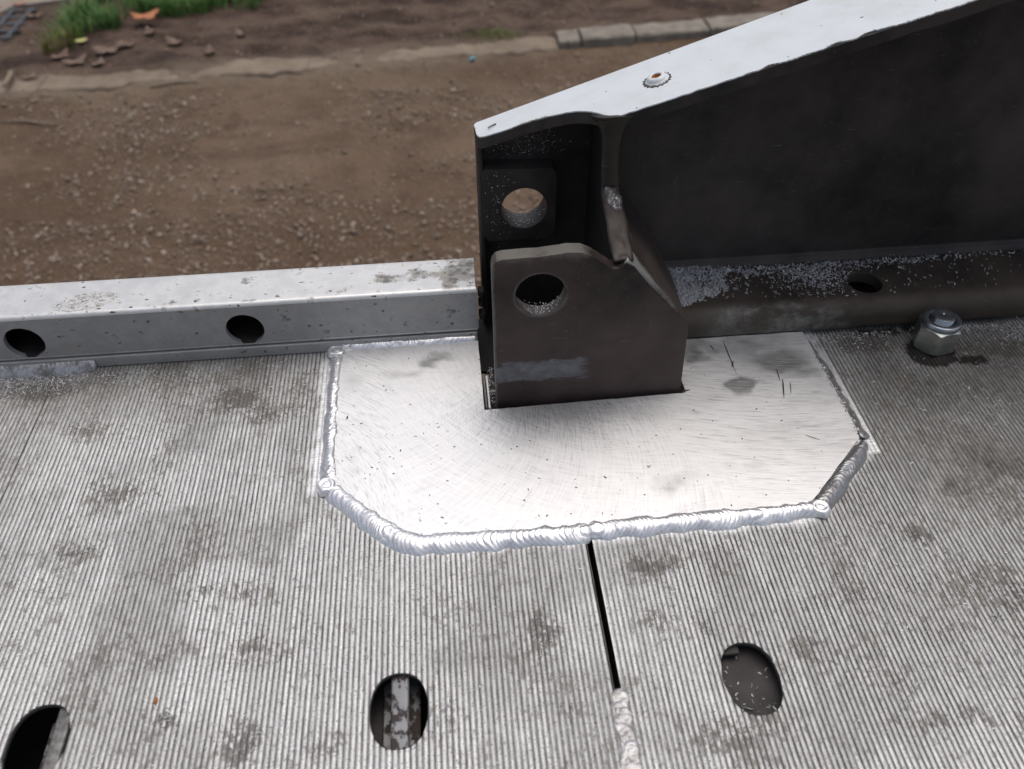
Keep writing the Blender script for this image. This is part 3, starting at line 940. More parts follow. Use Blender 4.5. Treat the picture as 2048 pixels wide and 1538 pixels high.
for hx in (EXTRA_HOLE, -43.4, 142.6):
    ring = oval(hx, HOLE_Y)
    ring2 = oval(hx, HOLE_Y, 0.55)
    n = len(ring)
    V = [(x_, y_, -0.05 + .1 * random.random()) for x_, y_ in ring2] + [(x_, y_, -0.55) for x_, y_ in ring] + [(x_, y_, -3.6) for x_, y_ in ring] + [(x_, y_, -3.9) for x_, y_ in oval(hx, HOLE_Y, 4)]
    F = [(q * n + i, q * n + (i + 1) % n, (q + 1) * n + (i + 1) % n, (q + 1) * n + i) for q in range(3) for i in range(n)]
    fix_normals(mk('hole_edge', V, F, M_HOLEWALL, deck, smooth=True))
# what is seen through the holes and the slot
v, f = box(-663, 806, 60, 418, -62, -60); mk('underside_light_block', v, f, M_UNDER, deck)  # dark sheet added below the deck to block light from beneath
v, f = join([box(-663, 14, 418, 546, -62, -60), box(160, 806, 418, 546, -62, -60)]); mk('underside_light_block', v, f, M_UNDER, deck)
v, f = join([box(-48, -38.5, 60, 260, -7.5, -3.7), box(-44.6, -41.6, 60, 260, -18, -7)])
mk('rib', v, f, M_FLAKY, deck, bevel=1.2)
for a, b in ((-53.6, -46.0), (-41.5, -33.8)):
    v, f = box(a, b, 60, 260, -23, -20); mk('flange_strip', v, f, M_FLAKY, deck, bevel=.5)
v, f = box(-46.2, -41.3, 60, 260, -21.5, -18.6); mk('flange_strip', v, f, M_FLAKY, deck)
v, f = box(-63, -54.2, 60, 260, -30, -26); mk('flange_strip', v, f, M_HOLEFLOOR, deck)
v, f = box(-230.3, -217.5, 60, 226, -23, -20); mk('flange_strip', v, f, M_FLAKY, deck, bevel=.5)
v, f = box(-221, -213, 60, 229, -9, -3.7); mk('rib', v, f, M_HOLEWALL, deck, bevel=1.5)
v, f = box(112, 175, 150, 262, -12, -9.5); mk('hole_floor', v, f, M_HOLEFLOOR, deck)
v, f = box(131, 142, 222, 230, -6.5, -3.7); mk('rib', v, f, M_HOLEFLOOR, deck, bevel=1)
v, f = join([box(157.2, 159, 415, 480, -26, -0.3), box(14.8, 160, 417.6, 419.4, -26, -0.3), box(13.4, 15.2, 417, 545, -26, -0.3)])
mk('cut_edge', v, f, M_UNDER, deck)
v, f = join([box(67.6, 69.2, 60, 306, -20, -.35), box(73.0, 74.6, 60, 306, -20, -.35), box(66, 76, 60, 306, -21.5, -20)]); mk('slot_wall', v, f, M_UNDER, deck)


# ------------------------------------------------------------------ weld beads
def bead(name, path, width, height, zl, zr, mat, parent, pitch=3.4, amp=0.42, cres=0.55, seed=0, wob=0.20, taper=True, rev=False, step=0.45, rough=0.35):
    P = np.array([(p[0], p[1], p[2] if len(p) > 2 else 0) for p in path], float)
    dist = np.concatenate([[0], np.cumsum(np.linalg.norm(np.diff(P[:, :2], axis=0), axis=1))])
    L = dist[-1]
    s = np.arange(0, L + step, step); s[-1] = L
    C = np.stack([np.interp(s, dist, P[:, i]) for i in range(3)], -1)
    k = 9 if len(P) > 2 else 1                          # round the corners
    if k > 1:
        pad = np.concatenate([np.repeat(C[:1], 14, 0), C, np.repeat(C[-1:], 14, 0)])
        ker = np.hanning(29); ker /= ker.sum()
        C = np.stack([np.convolve(pad[:, i], ker, 'valid') for i in range(3)], -1)
    T = np.gradient(C[:, :2], axis=0); T /= np.linalg.norm(T, axis=1)[:, None] + 1e-9
    Nn = np.stack([-T[:, 1], T[:, 0]], -1)               # left of the path
    m = 17
    v = np.linspace(-1, 1, m)
    w = np.interp(s, np.linspace(0, L, len(width)), width) if isinstance(width, (list, tuple)) else np.full(len(s), float(width))
    wl_ = w * (1 + wob * (vnoise(s / 5.5, s * 0, seed + 300) - .5) * 2 + .5 * wob * (vnoise(s / 1.7, s * 0, seed + 301) - .5))
    wr_ = w * (1 + wob * (vnoise(s / 6.5, s * 0 + 9, seed + 302) - .5) * 2 + .5 * wob * (vnoise(s / 1.9, s * 0 + 5, seed + 303) - .5))
    end = np.ones(len(s))
    if taper:
        e = np.minimum(s, L - s) / (w * 0.5)
        end = np.sqrt(np.clip(1 - (1 - np.clip(e, 0, 1)) ** 2, 0.0, 1))
    hw = np.where(v[None] > 0, wl_[:, None], wr_[:, None]) * .5 * np.maximum(end, 0.02)[:, None]
    off = v[None] * hw
    warp = s + 2.6 * pitch * (vnoise(s / (pitch * 3.1), s * 0, seed + 310) - .5)
    calm = 0.30 + 1.1 * sstep(.35, .65, vnoise(s / 13.0, s * 0 + 3, seed + 350))
    phs = ((-warp if rev else warp)[:, None] + cres * w[:, None] * v[None] ** 2) / pitch
    fr = phs - np.floor(phs)
    rip = fr ** 1.6 * (0.45 + 0.9 * vnoise(np.floor(phs) * 3.7, v[None] * 1.2 + 0 * phs, seed + 320))
    prof = (1 - np.abs(v) ** 2.2)[None]
    z = C[:, 2][:, None] + (zr + (zl - zr) * (v[None] + 1) / 2) + (height * prof * end[:, None]) * (0.86 + .28 * vnoise(s / 8, s * 0, seed + 330))[:, None]
    z = z + amp * calm[:, None] * (rip - .35) * np.sqrt(prof) * end[:, None]
    if rough:
        z = z + rough * (fbm(s[:, None] / 1.6 + 0 * off, off / 1.6, seed + 340) - .5) * np.sqrt(prof)
    z[:, 0] -= .5; z[:, -1] -= .3
    XY = C[:, None, :2] + Nn[:, None, :] * off[..., None]
    V = np.concatenate([XY, z[..., None]], -1).reshape(-1, 3)
    o = mk(name, V, grid_faces(len(s), m)[:, ::-1].copy(), mat, parent, smooth=True, attrs=dict(ripple=np.clip(rip, 0, 1.3).ravel()))
    return fix_normals(o)


def crater(cx, cy, z0, r, h, mat, parent, seed=0):
    prof = [(r, 0), (r * .93, h * .55), (r * .78, h * .92), (r * .62, h), (r * .50, h * .93), (r * .42, h * .84), (r * .34, h * .87), (r * .22, h * .95), (r * .1, h * .92), (0.01, h * .93)]
    V, F = lathe(prof, 36, (cx, cy, z0))
    V = [(x_ + (vnoise(x_ / 3, y_ / 3, seed) - .5) * 1.6, y_ + (vnoise(x_ / 3, y_ / 3, seed + 1) - .5) * 1.6, z_) for x_, y_, z_ in V]
    rp = [1 if 0.55 * r < math.hypot(p[0] - cx, p[1] - cy) else .5 for p in V]
    return fix_normals(mk('weld_crater', V, F, mat, parent, smooth=True, attrs=dict(ripple=rp)))


# ------------------------------------------------------------------ repair plate
plate = thing('repair_plate', (80, 380, 0), 'bright brushed aluminium repair plate with clipped corners welded onto the ribbed deck', 'metal plate')


def wobble(poly, step=3.0, amp=0.5, seed=0):
    out = []
    n = len(poly)
    for i in range(n):
        a = np.array(poly[i]); b = np.array(poly[(i + 1) % n])
        m = max(1, int(np.linalg.norm(b - a) / step))
        for k in range(m):
            p = a + (b - a) * k / m
            out.append((p[0] + amp * (vnoise(p[0] / 4, p[1] / 4, seed) - .5), p[1] + amp * (vnoise(p[0] / 4 + 50, p[1] / 4, seed) - .5)))
    return out


# top sheet as a fine grid so that smudges can be placed, sides below
SOIL = [(1390, 710, 9, 9, .8), (1480, 770, 12, 8, 1.0), (1560, 720, 32, 20, .75), (1600, 740, 20, 14, .6), (860, 720, 14, 6, .8), (810, 745, 20, 8, .5), (700, 760, 24, 20, .25), (1350, 960, 20, 10, .4), (1560, 860, 26, 8, .35),
        (1400, 690, 26, 14, .55), (1500, 690, 40, 18, .55), (1440, 840, 40, 14, .3), (1700, 890, 8, 8, .5), (1050, 1040, 16, 8, .25), (1000, 1040, 10, 6, .35), (780, 1040, 8, 5, .4), (700, 950, 10, 8, .3), (1520, 930, 24, 6, .3)]
xs = np.arange(-93, 267.1, 2.0); ys = np.arange(309, 492.1, 2.0)
outl = wobble(PLATE, 2.5, 0.5, 7)
V, F = prism(outl, [], lambda u, v, t: (u, v, 4.0 - 5.2 * t))
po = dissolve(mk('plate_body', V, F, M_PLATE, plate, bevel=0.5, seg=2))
import bmesh
bm = bmesh.new(); bm.from_mesh(po.data)
for ax, vals in ((0, np.arange(-86, 262, 3.0)), (1, np.arange(316, 488, 3.0))):
    for q in vals:
        co = [0, 0, 0]; no = [0, 0, 0]; no[ax] = 1
        co[ax] = q * S - plate.location[ax]
        bmesh.ops.bisect_plane(bm, geom=bm.verts[:] + bm.edges[:] + bm.faces[:], plane_co=co, plane_no=no)
bm.to_mesh(po.data); bm.free()
co = np.zeros(len(po.data.vertices) * 3); po.data.vertices.foreach_get('co', co)
co = co.reshape(-1, 3) / S + np.array(plate.location) / S
soil = np.zeros(len(co))
wx = co[:, 0] + 26 * (fbm(co[:, 0] / 16, co[:, 1] / 9, 700) - .5); wy = co[:, 1] + 18 * (fbm(co[:, 0] / 18, co[:, 1] / 10, 710) - .5)
for px, py, rx, ry, s in SOIL:
    c = at(px, py, 4)
    soil = np.maximum(soil, s * np.exp(-(((wx - c[0]) / rx) ** 2 + ((wy - c[1]) / ry) ** 2)))
at_ = po.data.attributes.new('soil', 'FLOAT', 'POINT'); at_.data.foreach_set('value', soil.astype(np.float32))
po.data.polygons.foreach_set('use_smooth', np.ones(len(po.data.polygons), bool))

bead('weld_bead', [(16, 492.5), (-40, 493.5), (-84, 494.5)], [9, 11, 11.5, 12], 3.6, 1.0, 5.5, M_WELD, plate, 3.6, .5, seed=1, rev=True)
bead('weld_bead', [(-91.5, 487), (-92, 440), (-91.5, 400), (-90, 361)], [11, 10, 10.5, 11.5], 3.2, 3.6, -.2, M_WELD, plate, 3.0, .75, cres=.9, seed=2)
bead('weld_bead', [(-89, 357), (-75, 341), (-58, 324), (-42, 311), (-32, 307), (20, 305.5), (74, 306.5)], [12, 14, 14, 13, 13, 12.5, 13, 13], 3.2, 3.4, -.2, M_WELD, plate, 3.3, .6, seed=3, rev=True)
bead('weld_bead', [(70, 306.8), (120, 307.2), (170, 308), (217, 309.5)], [13, 13, 12, 11], 3.2, 3.6, -.2, M_WELD, plate, 3.3, .62, seed=4)
bead('weld_bead', [(219, 310.5), (240, 332), (262, 354), (268, 361)], [11.5, 11.5, 11.5, 8], 3.1, 3.6, -.2, M_DARKWELD, plate, 4.0, 1.35, cres=.8, seed=5)
bead('weld_bead', [(269, 364), (268.5, 400), (267.5, 440), (266.0, 468)], [9.0, 8, 8.5, 6.0], 1.9, 2.6, -.4, M_SEAMWELD, plate, 2.6, .5, seed=6, wob=.45, rough=1.5)
bead('weld_bead', [(265.2, 366), (265.2, 400), (264.6, 440), (263.6, 474)], [2.6, 2.2, 2.8, 2.0], .5, 3.9, 2.6, M_DARKCHIP, plate, 2.6, .3, seed=16, wob=.45, rough=.5)
crater(-91.5, 489.5, 1.8, 7.2, 4.0, M_WELD, plate, 4)
crater(-84, 496, 3.0, 5.5, 4.0, M_WELD, plate, 14)
crater(-90, 357.5, 1.0, 7.0, 4.6, M_WELD, plate, 24)
crater(217.5, 310, 1.2, 7.0, 4.4, M_WELD, plate, 34)
bead('weld_bead', [(71.3, 207.5), (70.5, 150), (70, 100), (70, 62)], [9, 12, 13, 12], 0.4, 0, 0, M_SEAMWELD, deck, 7.5, .16, cres=.15, seed=8, wob=.22, rough=.9)
# two thin edge strips standing in the cut-out
v, f = box(16.3, 17.6, 417, 452, -14, 5.0); tag(mk('shim_strip', v, f, M_HOLEWALL, bevel=.3), 'outer thin metal shim strip at the left edge of the plate cut-out', 'shim', 'shim strips in the cut-out')
v, f = box(18.3, 19.8, 416, 449, -14, 5.6); tag(mk('shim_strip', v, f, M_RAIL, bevel=.3), 'inner thin pale shim strip beside the steel lug', 'shim', 'shim strips in the cut-out')

# ------------------------------------------------------------------ side rail (square tube)
rail = thing('side_rail', (-150, 515, 0), 'weathered aluminium square tube rail with round holes along the left deck edge', 'rail')
RX0, RX1, RY0, RY1, RZ0, RZ1 = -620, 16.5, 494.0, 535.5, 10.2, 50.2
HOLES = [(-470, 26.7), (-312, 26.7), (-155, 26.3)]


def rail_attrs(o):
    co = np.zeros(len(o.data.vertices) * 3); o.data.vertices.foreach_get('co', co)
    co = co.reshape(-1, 3) / S + np.array(o.parent.location) / S
    so = np.zeros(len(co))
    for cx, cy, rx, ry, s in ((-15, 516, 40, 14, .75), (-45, 513, 16, 8, 1.1), (4, 515, 18, 26, 1.05), (-30, 528, 40, 8, .6), (-78, 506, 7, 5, .7), (-200, 499, 16, 3, .8), (-150, 498, 14, 3, .8)):
        so = np.maximum(so, s * np.exp(-(((co[:, 0] - cx) / rx) ** 2 + ((co[:, 1] - cy) / ry) ** 2)))
    so = np.maximum(so, .28)
    pe = np.exp(-(((co[:, 0] + 266 - .6 * (co[:, 1] - 506)) / 22) ** 2 + ((co[:, 1] - 508) / 12) ** 2) ** 2)
    for nme, va in (('soil', so), ('peel', pe)):
        a = o.data.attributes.new(nme, 'FLOAT', 'POINT'); a.data.foreach_set('value', va.astype(np.float32))


def slice_mesh(o, xs_, ys_=()):
    bm = bmesh.new(); bm.from_mesh(o.data)
    for ax, vals in ((0, xs_), (1, ys_)):
        for q in vals:
            co = [0, 0, 0]; no = [0, 0, 0]; no[ax] = 1
            co[ax] = q * S - (o.parent.location[ax] if o.parent else 0)
            bmesh.ops.bisect_plane(bm, geom=bm.verts[:] + bm.edges[:] + bm.faces[:], plane_co=co, plane_no=no)
    bm.to_mesh(o.data); bm.free()


hl = [circle(cx, cz, 13.8, 40, 0.01) for cx, cz in HOLES]
V, F = prism([(RX0, RZ0 + 3), (RX1, RZ0 + 3), (RX1, RZ1 - 3), (RX0, RZ1 - 3)], hl, lambda u, v, t: (u, RY0 + 4.0 * t, v))
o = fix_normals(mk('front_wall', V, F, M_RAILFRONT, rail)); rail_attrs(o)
# rest of the tube: rounded C profile (y,z), outer then inner
prof = [(RY0, RZ1 - 3.0)]
for a in np.linspace(180, 90, 7): prof.append((RY0 + 3 + 3 * math.cos(math.radians(a)), RZ1 - 3 + 3 * math.sin(math.radians(a))))
for a in np.linspace(90, 0, 7): prof.append((RY1 - 3 + 3 * math.cos(math.radians(a)), RZ1 - 3 + 3 * math.sin(math.radians(a))))
for a in np.linspace(0, -90, 5): prof.append((RY1 - 3 + 3 * math.cos(math.radians(a)), RZ0 + 3 + 3 * math.sin(math.radians(a))))
for a in np.linspace(270, 180, 7): prof.append((RY0 + 3 + 3 * math.cos(math.radians(a)), RZ0 + 3 + 3 * math.sin(math.radians(a))))
inner = [(RY0 + 4, RZ0 + 4), (RY1 - 4, RZ0 + 4), (RY1 - 4, RZ1 - 4), (RY0 + 4, RZ1 - 4)]
prof = prof + inner
nx = 90
V = []; F = []
m = len(prof)
for i in range(nx + 1):
    x_ = RX0 + (RX1 - RX0) * i / nx
    for (y_, z_) in prof:
        V.append((x_ - (1.5 * vnoise(y_ / 3, z_ / 3, 77) if i == nx else 0), y_, z_))
for i in range(nx):
    for j in range(m - 1):
        a = i * m + j
        F.append((a, a + m, a + m + 1, a + 1))
    F.append((i * m + m - 1, (i + 1) * m + m - 1, (i + 1) * m, i * m))
mi = [1 if (q % m) >= m - 5 else 0 for q in range(len(F))]  # inner tube walls near black: interior shade put into the colour
o = fix_normals(mk('tube_shell', V, F, [M_RAIL, M_UNDER], rail, smooth=True, mat_idx=mi)); slice_mesh(o, [], np.arange(500, 533, 5.0)); rail_attrs(o)
o.data.polygons.foreach_set('use_smooth', np.ones(len(o.data.polygons), bool))
em = o.modifiers.new('split', 'EDGE_SPLIT'); em.split_angle = math.radians(40)
v, f = box(RX0, RX1 - 1, RY0 - 1.0, RY1 - 2, 0.3, RZ0 - .3)
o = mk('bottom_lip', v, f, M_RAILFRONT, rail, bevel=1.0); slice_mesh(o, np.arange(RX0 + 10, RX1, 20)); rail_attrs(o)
bead('weld_bead', [(-372, 491, 0), (-330, 491.5), (-268, 492)], 9, 2.6, 7.5, .3, M_OLDWELD, rail, 4.2, .5, seed=12, rev=False)

# ------------------------------------------------------------------ steel side beam
SL = 0.33145


def top_z(x):
    return 152.7 + SL * (x - 21.1)


beam = thing('side_beam', (300, 540, 0), 'black steel side beam rising to the right with a white painted top edge', 'beam')
FRONT = [(22.3, 528), (24, 524), (27, 522.6), (37.5, 521.4), (57.4, 520.2), (70, 518.2), (78, 515.4), (86, 511.8), (91, 508.4), (94.8, 504.6), (98.4, 499.7), (101.8, 494.0), (104.5, 490.3), (107.5, 487.6), (111.3, 486.3), (116, 486.4), (124, 485.9), (142.6, 484.4), (169.1, 483.3), (186.1, 482.1), (241.8, 479), (308, 473.5), (420, 467), (900, 452)]
BACK = [(900, 546), (500, 546), (300, 546), (150, 546), (80, 546), (23, 546), (21.3, 544)]
fr = []
for (a, b), (c, d) in zip(FRONT[:-1], FRONT[1:]):
    kq = max(1, int((c - a) / 2)) if a < 320 else 6
    for i in range(kq):
        u = a + (c - a) * i / kq
        fr.append((u, b + (d - b) * i / kq))
fr.append(FRONT[-1])
rough_e = [(u, v + (.7 * (vnoise(u / 3, 0, 90) - .5) + 1.6 * max(0, vnoise(u / 14, 3, 91) - .62) * 2)) for u, v in fr]
V, F = prism(rough_e + BACK, [], lambda u, v, t: (u, v, top_z(u) - 0.9 - 7.6 * t))
dissolve(mk('top_flange', V, F, M_BEAM, beam, bevel=.9))
ed = [(u, v + .1 + 1.0 * max(0, vnoise(u / 4, 8, 95) - .6) * 2 + .5 * (vnoise(u / 1.5, 2, 96) - .5) + float(sstep(165, 190, u) * sstep(330, 280, u)) * 6 * max(0, vnoise(u / 9, 5, 97) - .42)) for u, v in fr]
V, F = prism(ed + BACK, [], lambda u, v, t: (u, v, top_z(u) - 0.88 * t))
o = dissolve(mk('white_paint_coat', V, F, M_WHITE, beam))
slice_mesh(o, list(np.arange(26, 330, 5.0)), list(np.arange(478, 544, 3.0)))
co = np.zeros(len(o.data.vertices) * 3); o.data.vertices.foreach_get('co', co)
co = co.reshape(-1, 3) / S + np.array(beam.location) / S
fx = np.array([p[0] for p in ed]); fy = np.array([p[1] for p in ed])
de = co[:, 1] - np.interp(co[:, 0], fx, fy)
chip = np.maximum(sstep(7, 0, de) * .55 * sstep(40, 52, co[:, 0]) * sstep(84, 60, co[:, 0]) + sstep(3.5, 0, de) * (.28 + .3 * sstep(150, 190, co[:, 0])), np.exp(-(((co[:, 0] - 56) / 12) ** 2 + ((co[:, 1] - 526) / 3.5) ** 2)) * .5)
a = o.data.attributes.new('chip', 'FLOAT', 'POINT'); a.data.foreach_set('value', chip.astype(np.float32))
o.modifiers.new('bevel', 'BEVEL').width = .3 * S

# web with the pin hole, standing at the outer side
HX, HZ = 54.0, 97.0
web = [(21.6, -14)] + [(900, -14)] + [(900, top_z(900) - 8.4), (21.6, top_z(21.6) - 8.4)]
V, F = prism(web, [circle(HX, HZ, 16.4, 48, .01)], lambda u, v, t: (u, 538.5 + 6 * t, v))
dissolve(mk('web', V, F, M_BEAM, beam, bevel=.6))
V, F = prism([(24.5, 76), (27.5, 71), (74, 70), (77, 74), (77, 124), (74, 127.5), (27, 129), (24.5, 126)], [circle(HX, HZ, 16.4, 48, .012)], lambda u, v, t: (u, 523.5 + 15.2 * t, v))
dissolve(mk('lug_doubler', V, F, M_BEAM, beam, bevel=1.6))
v, f = box(21.9, 26.0, 527, 538.6, -10, top_z(22) - 9); mk('edge_strip', v, f, M_BEAM, beam, bevel=1.2)
# bottom flange: rounded bar profile (y,z)
bt = 26.0
prof = [(538.4, bt)]
for a in np.linspace(90, 180, 9): prof.append((488.5 + 12.5 * math.cos(math.radians(a)), bt - 12.5 + 12.5 * math.sin(math.radians(a))))
for a in np.linspace(180, 250, 6): prof.append((483.0 + 7 * math.cos(math.radians(a)), 8 + 7 * math.sin(math.radians(a))))
prof += [(538.4, 1.0)]


def sweep_x(prof, x0, x1, n, noise_=0.0, seed=0):
    V = []; F = []
    m = len(prof)
    for i in range(n + 1):
        x_ = x0 + (x1 - x0) * i / n
        for (y_, z_) in prof:
            V.append((x_, y_ + noise_ * (vnoise(x_ / 18, z_ / 6, seed) - .5), z_ + noise_ * (vnoise(x_ / 22 + 40, y_ / 8, seed) - .5)))
    for i in range(n):
        for j in range(m):
            k2 = (j + 1) % m
            F.append((i * m + j, (i + 1) * m + j, (i + 1) * m + k2, i * m + k2))
    F.append(tuple(range(m))); F.append(tuple(range(n * m, n * m + m)))
    return V, F


BHX, BHY, BHR = 318.0, 503.5, 13.2
# flat top of the flange is a prism with the hole through it, the rounded nose is swept in front of it
V, F = prism([(112, 488.5), (900, 488.5), (900, 538.4), (112, 538.4)], [circle(BHX, BHY, BHR, 40, .015)], lambda u, v, t: (u, v, bt - 9 * t))
dissolve(mk('bottom_flange', V, F, M_FLANGE, beam, bevel=.8))
nose = [(488.6, bt - .02)] + prof[2:-1] + [(488.6, 1.0)]
V, F = sweep_x(nose, 112, 900, 120, .8, 5)
o = fix_normals(mk('flange_nose', V, F, M_FLANGE, beam, smooth=True))
em = o.modifiers.new('split', 'EDGE_SPLIT'); em.split_angle = math.radians(50)
V, F = sweep_x([(538.6, bt + 9), (537.6, bt + 5), (535.4, bt + 2), (531, bt + .1), (538.6, bt - .5)], 112, 900, 60, .6, 8)
fix_normals(mk('fillet', V, F, M_BEAM, beam, smooth=True))
v, f = box(BHX - 16, BHX + 16, BHY - 16, BHY + 16, bt - 24, bt - 22); mk('hole_floor', v, f, M_UNDER, beam)

# plug with a rusty centre in the white top
px_, py_ = 138.2, 514.2
Vp, Fp = lathe([(8.0, -0.5), (7.9, .35), (7.3, .75), (6.6, 0.85), (6.3, 1.7), (5.5, 3.0), (3.7, 3.5), (3.1, 3.0), (2.7, .8)], 40)
tilt = math.atan(SL)


def on_flange(V):
    out = []
    for x_, y_, z_ in V:
        X_ = x_ * math.cos(tilt) - z_ * math.sin(tilt); Z_ = x_ * math.sin(tilt) + z_ * math.cos(tilt)
        out.append((px_ + X_, py_ + y_, top_z(px_) + Z_))
    return out


plug = fix_normals(mk('weld_plug', on_flange(Vp), Fp, M_WHITE, beam, smooth=True, attrs=dict(chip=np.array([(.75 if i // 40 in (1, 2) and random.random() < .6 else .1) for i in range(len(Vp))]))))
Vp, Fp = lathe([(3.15, 3.0), (2.6, 1.4), (1.4, .6), (1.0, -.4), (.01, -.5)], 28)
o = fix_normals(mk('rusty_hole', on_flange(Vp), Fp, M_RUST, beam, smooth=True)); o.parent = plug; o.matrix_parent_inverse = Matrix.Identity(4)
Vp, Fp = lathe([(9.2, .04), (8.9, .16), (8.2, .3), (7.6, .3), (7.6, .05)], 40)
Vp = [(x_ * (1 + .10 * math.sin(17 * math.atan2(y_, x_)) * (1 if x_ * x_ + y_ * y_ > 74 else 0)), y_ * (1 + .10 * math.sin(17 * math.atan2(y_, x_)) * (1 if x_ * x_ + y_ * y_ > 74 else 0)), z_) for x_, y_, z_ in Vp]
o = fix_normals(mk('cracked_rim', on_flange(Vp), Fp, M_DARKCHIP, beam, smooth=True)); o.parent = plug; o.matrix_parent_inverse = Matrix.Identity(4)

# ------------------------------------------------------------------ hinge bracket on the end of the beam
br = thing('hinge_bracket', (90, 430, 0), 'dark steel hinge bracket with a pin hole standing in the cut-out of the plate', 'bracket')
LUG = [(23.9, -14), (23.6, 117), (24.4, 121.6), (26.6, 124.4), (30, 125.4), (44, 126.0), (52, 125.8), (59, 126.6), (66, 127.2), (70, 127.9), (79, 127.2), (85, 124.2), (92, 118.6), (98.6, 113.6), (102.5, 113.4), (107.2, 117), (112.4, 113.7), (127, 93.6), (148.5, 70), (152.6, 64), (153.6, 58), (155.6, 0), (155.8, -14)]
V, F = prism(LUG, [circle(HX, 96.8, 16.2, 48, .015)], lambda u, v, t: (u, 421.2 + 10.5 * t, v))
dissolve(mk('front_lug', V, F, M_LUG, br, bevel=1.6, seg=3, angle=25))
V, F = prism([(431.5, -12), (538, -12), (538, 171.5), (490, 171.5), (489.5, 131), (487, 127), (431.5, 116)], [], lambda u, v, t: (101.5 + 9.5 * t, u, v))
dissolve(mk('stiffener', V, F, M_PIT, br, bevel=1.5))
EDGE = [(107.5, 487.5, 182, 15), (107, 487.8, 178, 11), (106.6, 488.2, 172, 7.2), (106.6, 488.5, 162, 5.6), (106.8, 488.6, 150, 5.3), (107.2, 488.2, 140, 5.4), (107.4, 486.6, 133, 5.8), (107.2, 482, 128.4, 6.2), (107.0, 470, 125.4, 6.4), (106.8, 455, 122.6, 6.6), (106.4, 442, 120.0, 6.6), (106.0, 432, 118.0, 6.4), (105.8, 425, 116.4, 6.0)]
V = []; F = []; ev = []
Ed = np.array(EDGE)
td = np.linspace(0, len(Ed) - 1, 60)
Ed = np.stack([np.interp(td, np.arange(len(EDGE)), Ed[:, i]) for i in range(4)], -1)
for i, (x_, y_, z_, h_) in enumerate(Ed):
    d = Ed[min(i + 1, 59), 1:3] - Ed[max(i - 1, 0), 1:3]; d = d / (np.linalg.norm(d) + 1e-9)
    nrm = np.array([d[1], -d[0]])             # out of the plate, toward the viewer / upward
    if nrm[0] > 0 and nrm[1] < 0.2: nrm = -nrm
    wv = .5 * (vnoise(i / 4.0, 2, 401) - .5)
    for k_ in range(9):
        q = -1 + k_ / 4
        o_ = (2.2 if i < 30 else .9) * (1 - abs(q) ** 3) - 1.0 + (.9 if i < 30 else 1.3) * (vnoise(i / 2.5, q * 2 + 5, 402) - .5)
        V.append((x_ + q * h_ + wv, y_ + nrm[0] * o_, z_ + nrm[1] * o_)); ev.append(.2 + .22 * (i > 32))
for i in range(59):
    for k_ in range(8):
        a_ = i * 9 + k_
        F.append((a_, a_ + 1, a_ + 10, a_ + 9))
o = fix_normals(mk('stiffener_edge', V, F, M_SLOPE, br, smooth=True, attrs=dict(edge=ev)))
m_ = o.modifiers.new('thickness', 'SOLIDIFY'); m_.thickness = 2.5 * S; m_.offset = 0
# sloped closing plate: ruled between the lug's chamfer and the web
A, B, C_, D = (np.array(p, float) for p in ((108, 422.5, 118.2), (152.4, 422.5, 64.8), (166, 538.3, 34), (119, 538.3, 112)))
nu, nv = 28, 30
V = []; ev = []
for i in range(nv + 1):
    q = i / nv
    for j in range(nu + 1):
        u = j / nu
        p = (A + (B - A) * u) * (1 - q) + (D + (C_ - D) * u) * q
        bulge = 2.5 * math.sin(math.pi * u) + 1.2 * math.sin(math.pi * q)
        V.append(p + np.array([.7, 0, .7]) * bulge)
        ev.append(max(0, 1 - q / .28) * (1 - .5 * u) + max(0, .9 - (q * 3 + u * 2.2)))
n0 = len(V)
V += [np.array(p) - np.array([3.2, 0, 3.2]) for p in V]
gf = grid_faces(nv + 1, nu + 1)
F = [tuple(t) for t in gf] + [tuple(t[::-1] + n0) for t in gf]
per = [j for j in range(nu + 1)] + [(i * (nu + 1) + nu) for i in range(1, nv + 1)] + [nv * (nu + 1) + j for j in range(nu - 1, -1, -1)] + [i * (nu + 1) for i in range(nv - 1, 0, -1)]
for a, b in zip(per, per[1:] + per[:1]):
    F.append((a, b, b + n0, a + n0))
fix_normals(mk('sloped_plate', V, F, M_SLOPE, br, smooth=True, attrs=dict(edge=ev + ev)))
v, f = box(148.5, 155.4, 433.2, 484, -12, 58); mk('side_plate', v, f, M_LUG, br, bevel=1)
v, f = join([box(22, 101.6, 433.2, 538, -16, -13), box(15.4, 22, 433.2, 462, -16, -13), box(15.4, 22, 474, 538, -16, -13)]); mk('pocket_floor', v, f, M_PIT, br)
# lumpy weld where the stiffener meets the sloped plate
bead('weld_bead', [(105, 487.5, 133), (107.5, 483, 129.5), (109, 474, 126.5), (110.5, 466, 124.5)], [7, 11, 9, 5], 2.2, .6, .6, mat_weld('spatter_weld_metal', 0.15, .6), br, 2.6, .8, seed=40, rough=4.5)
for x_, z_, s_ in ((19.5, 20, 5), (20, 32, 4), (20.5, 41, 5)):
    v, f = box(17.2, 17.2 + s_, 495, 503, z_, z_ + s_ * 1.2); mk('spatter_lump', v, f, M_PIT, br, bevel=1.4)

# ------------------------------------------------------------------ lock nut
nut = thing('lock_nut', (358.8, 456.5, 0), 'zinc plated hexagonal lock nut on an oily patch of the deck', 'nut')
NX, NY = 358.8, 456.5
AF = 13.9
rot = math.radians(8)
n = 96


def hexr(a):
    b = (a - rot) % (math.pi / 3) - math.pi / 6
    return AF / math.cos(b)


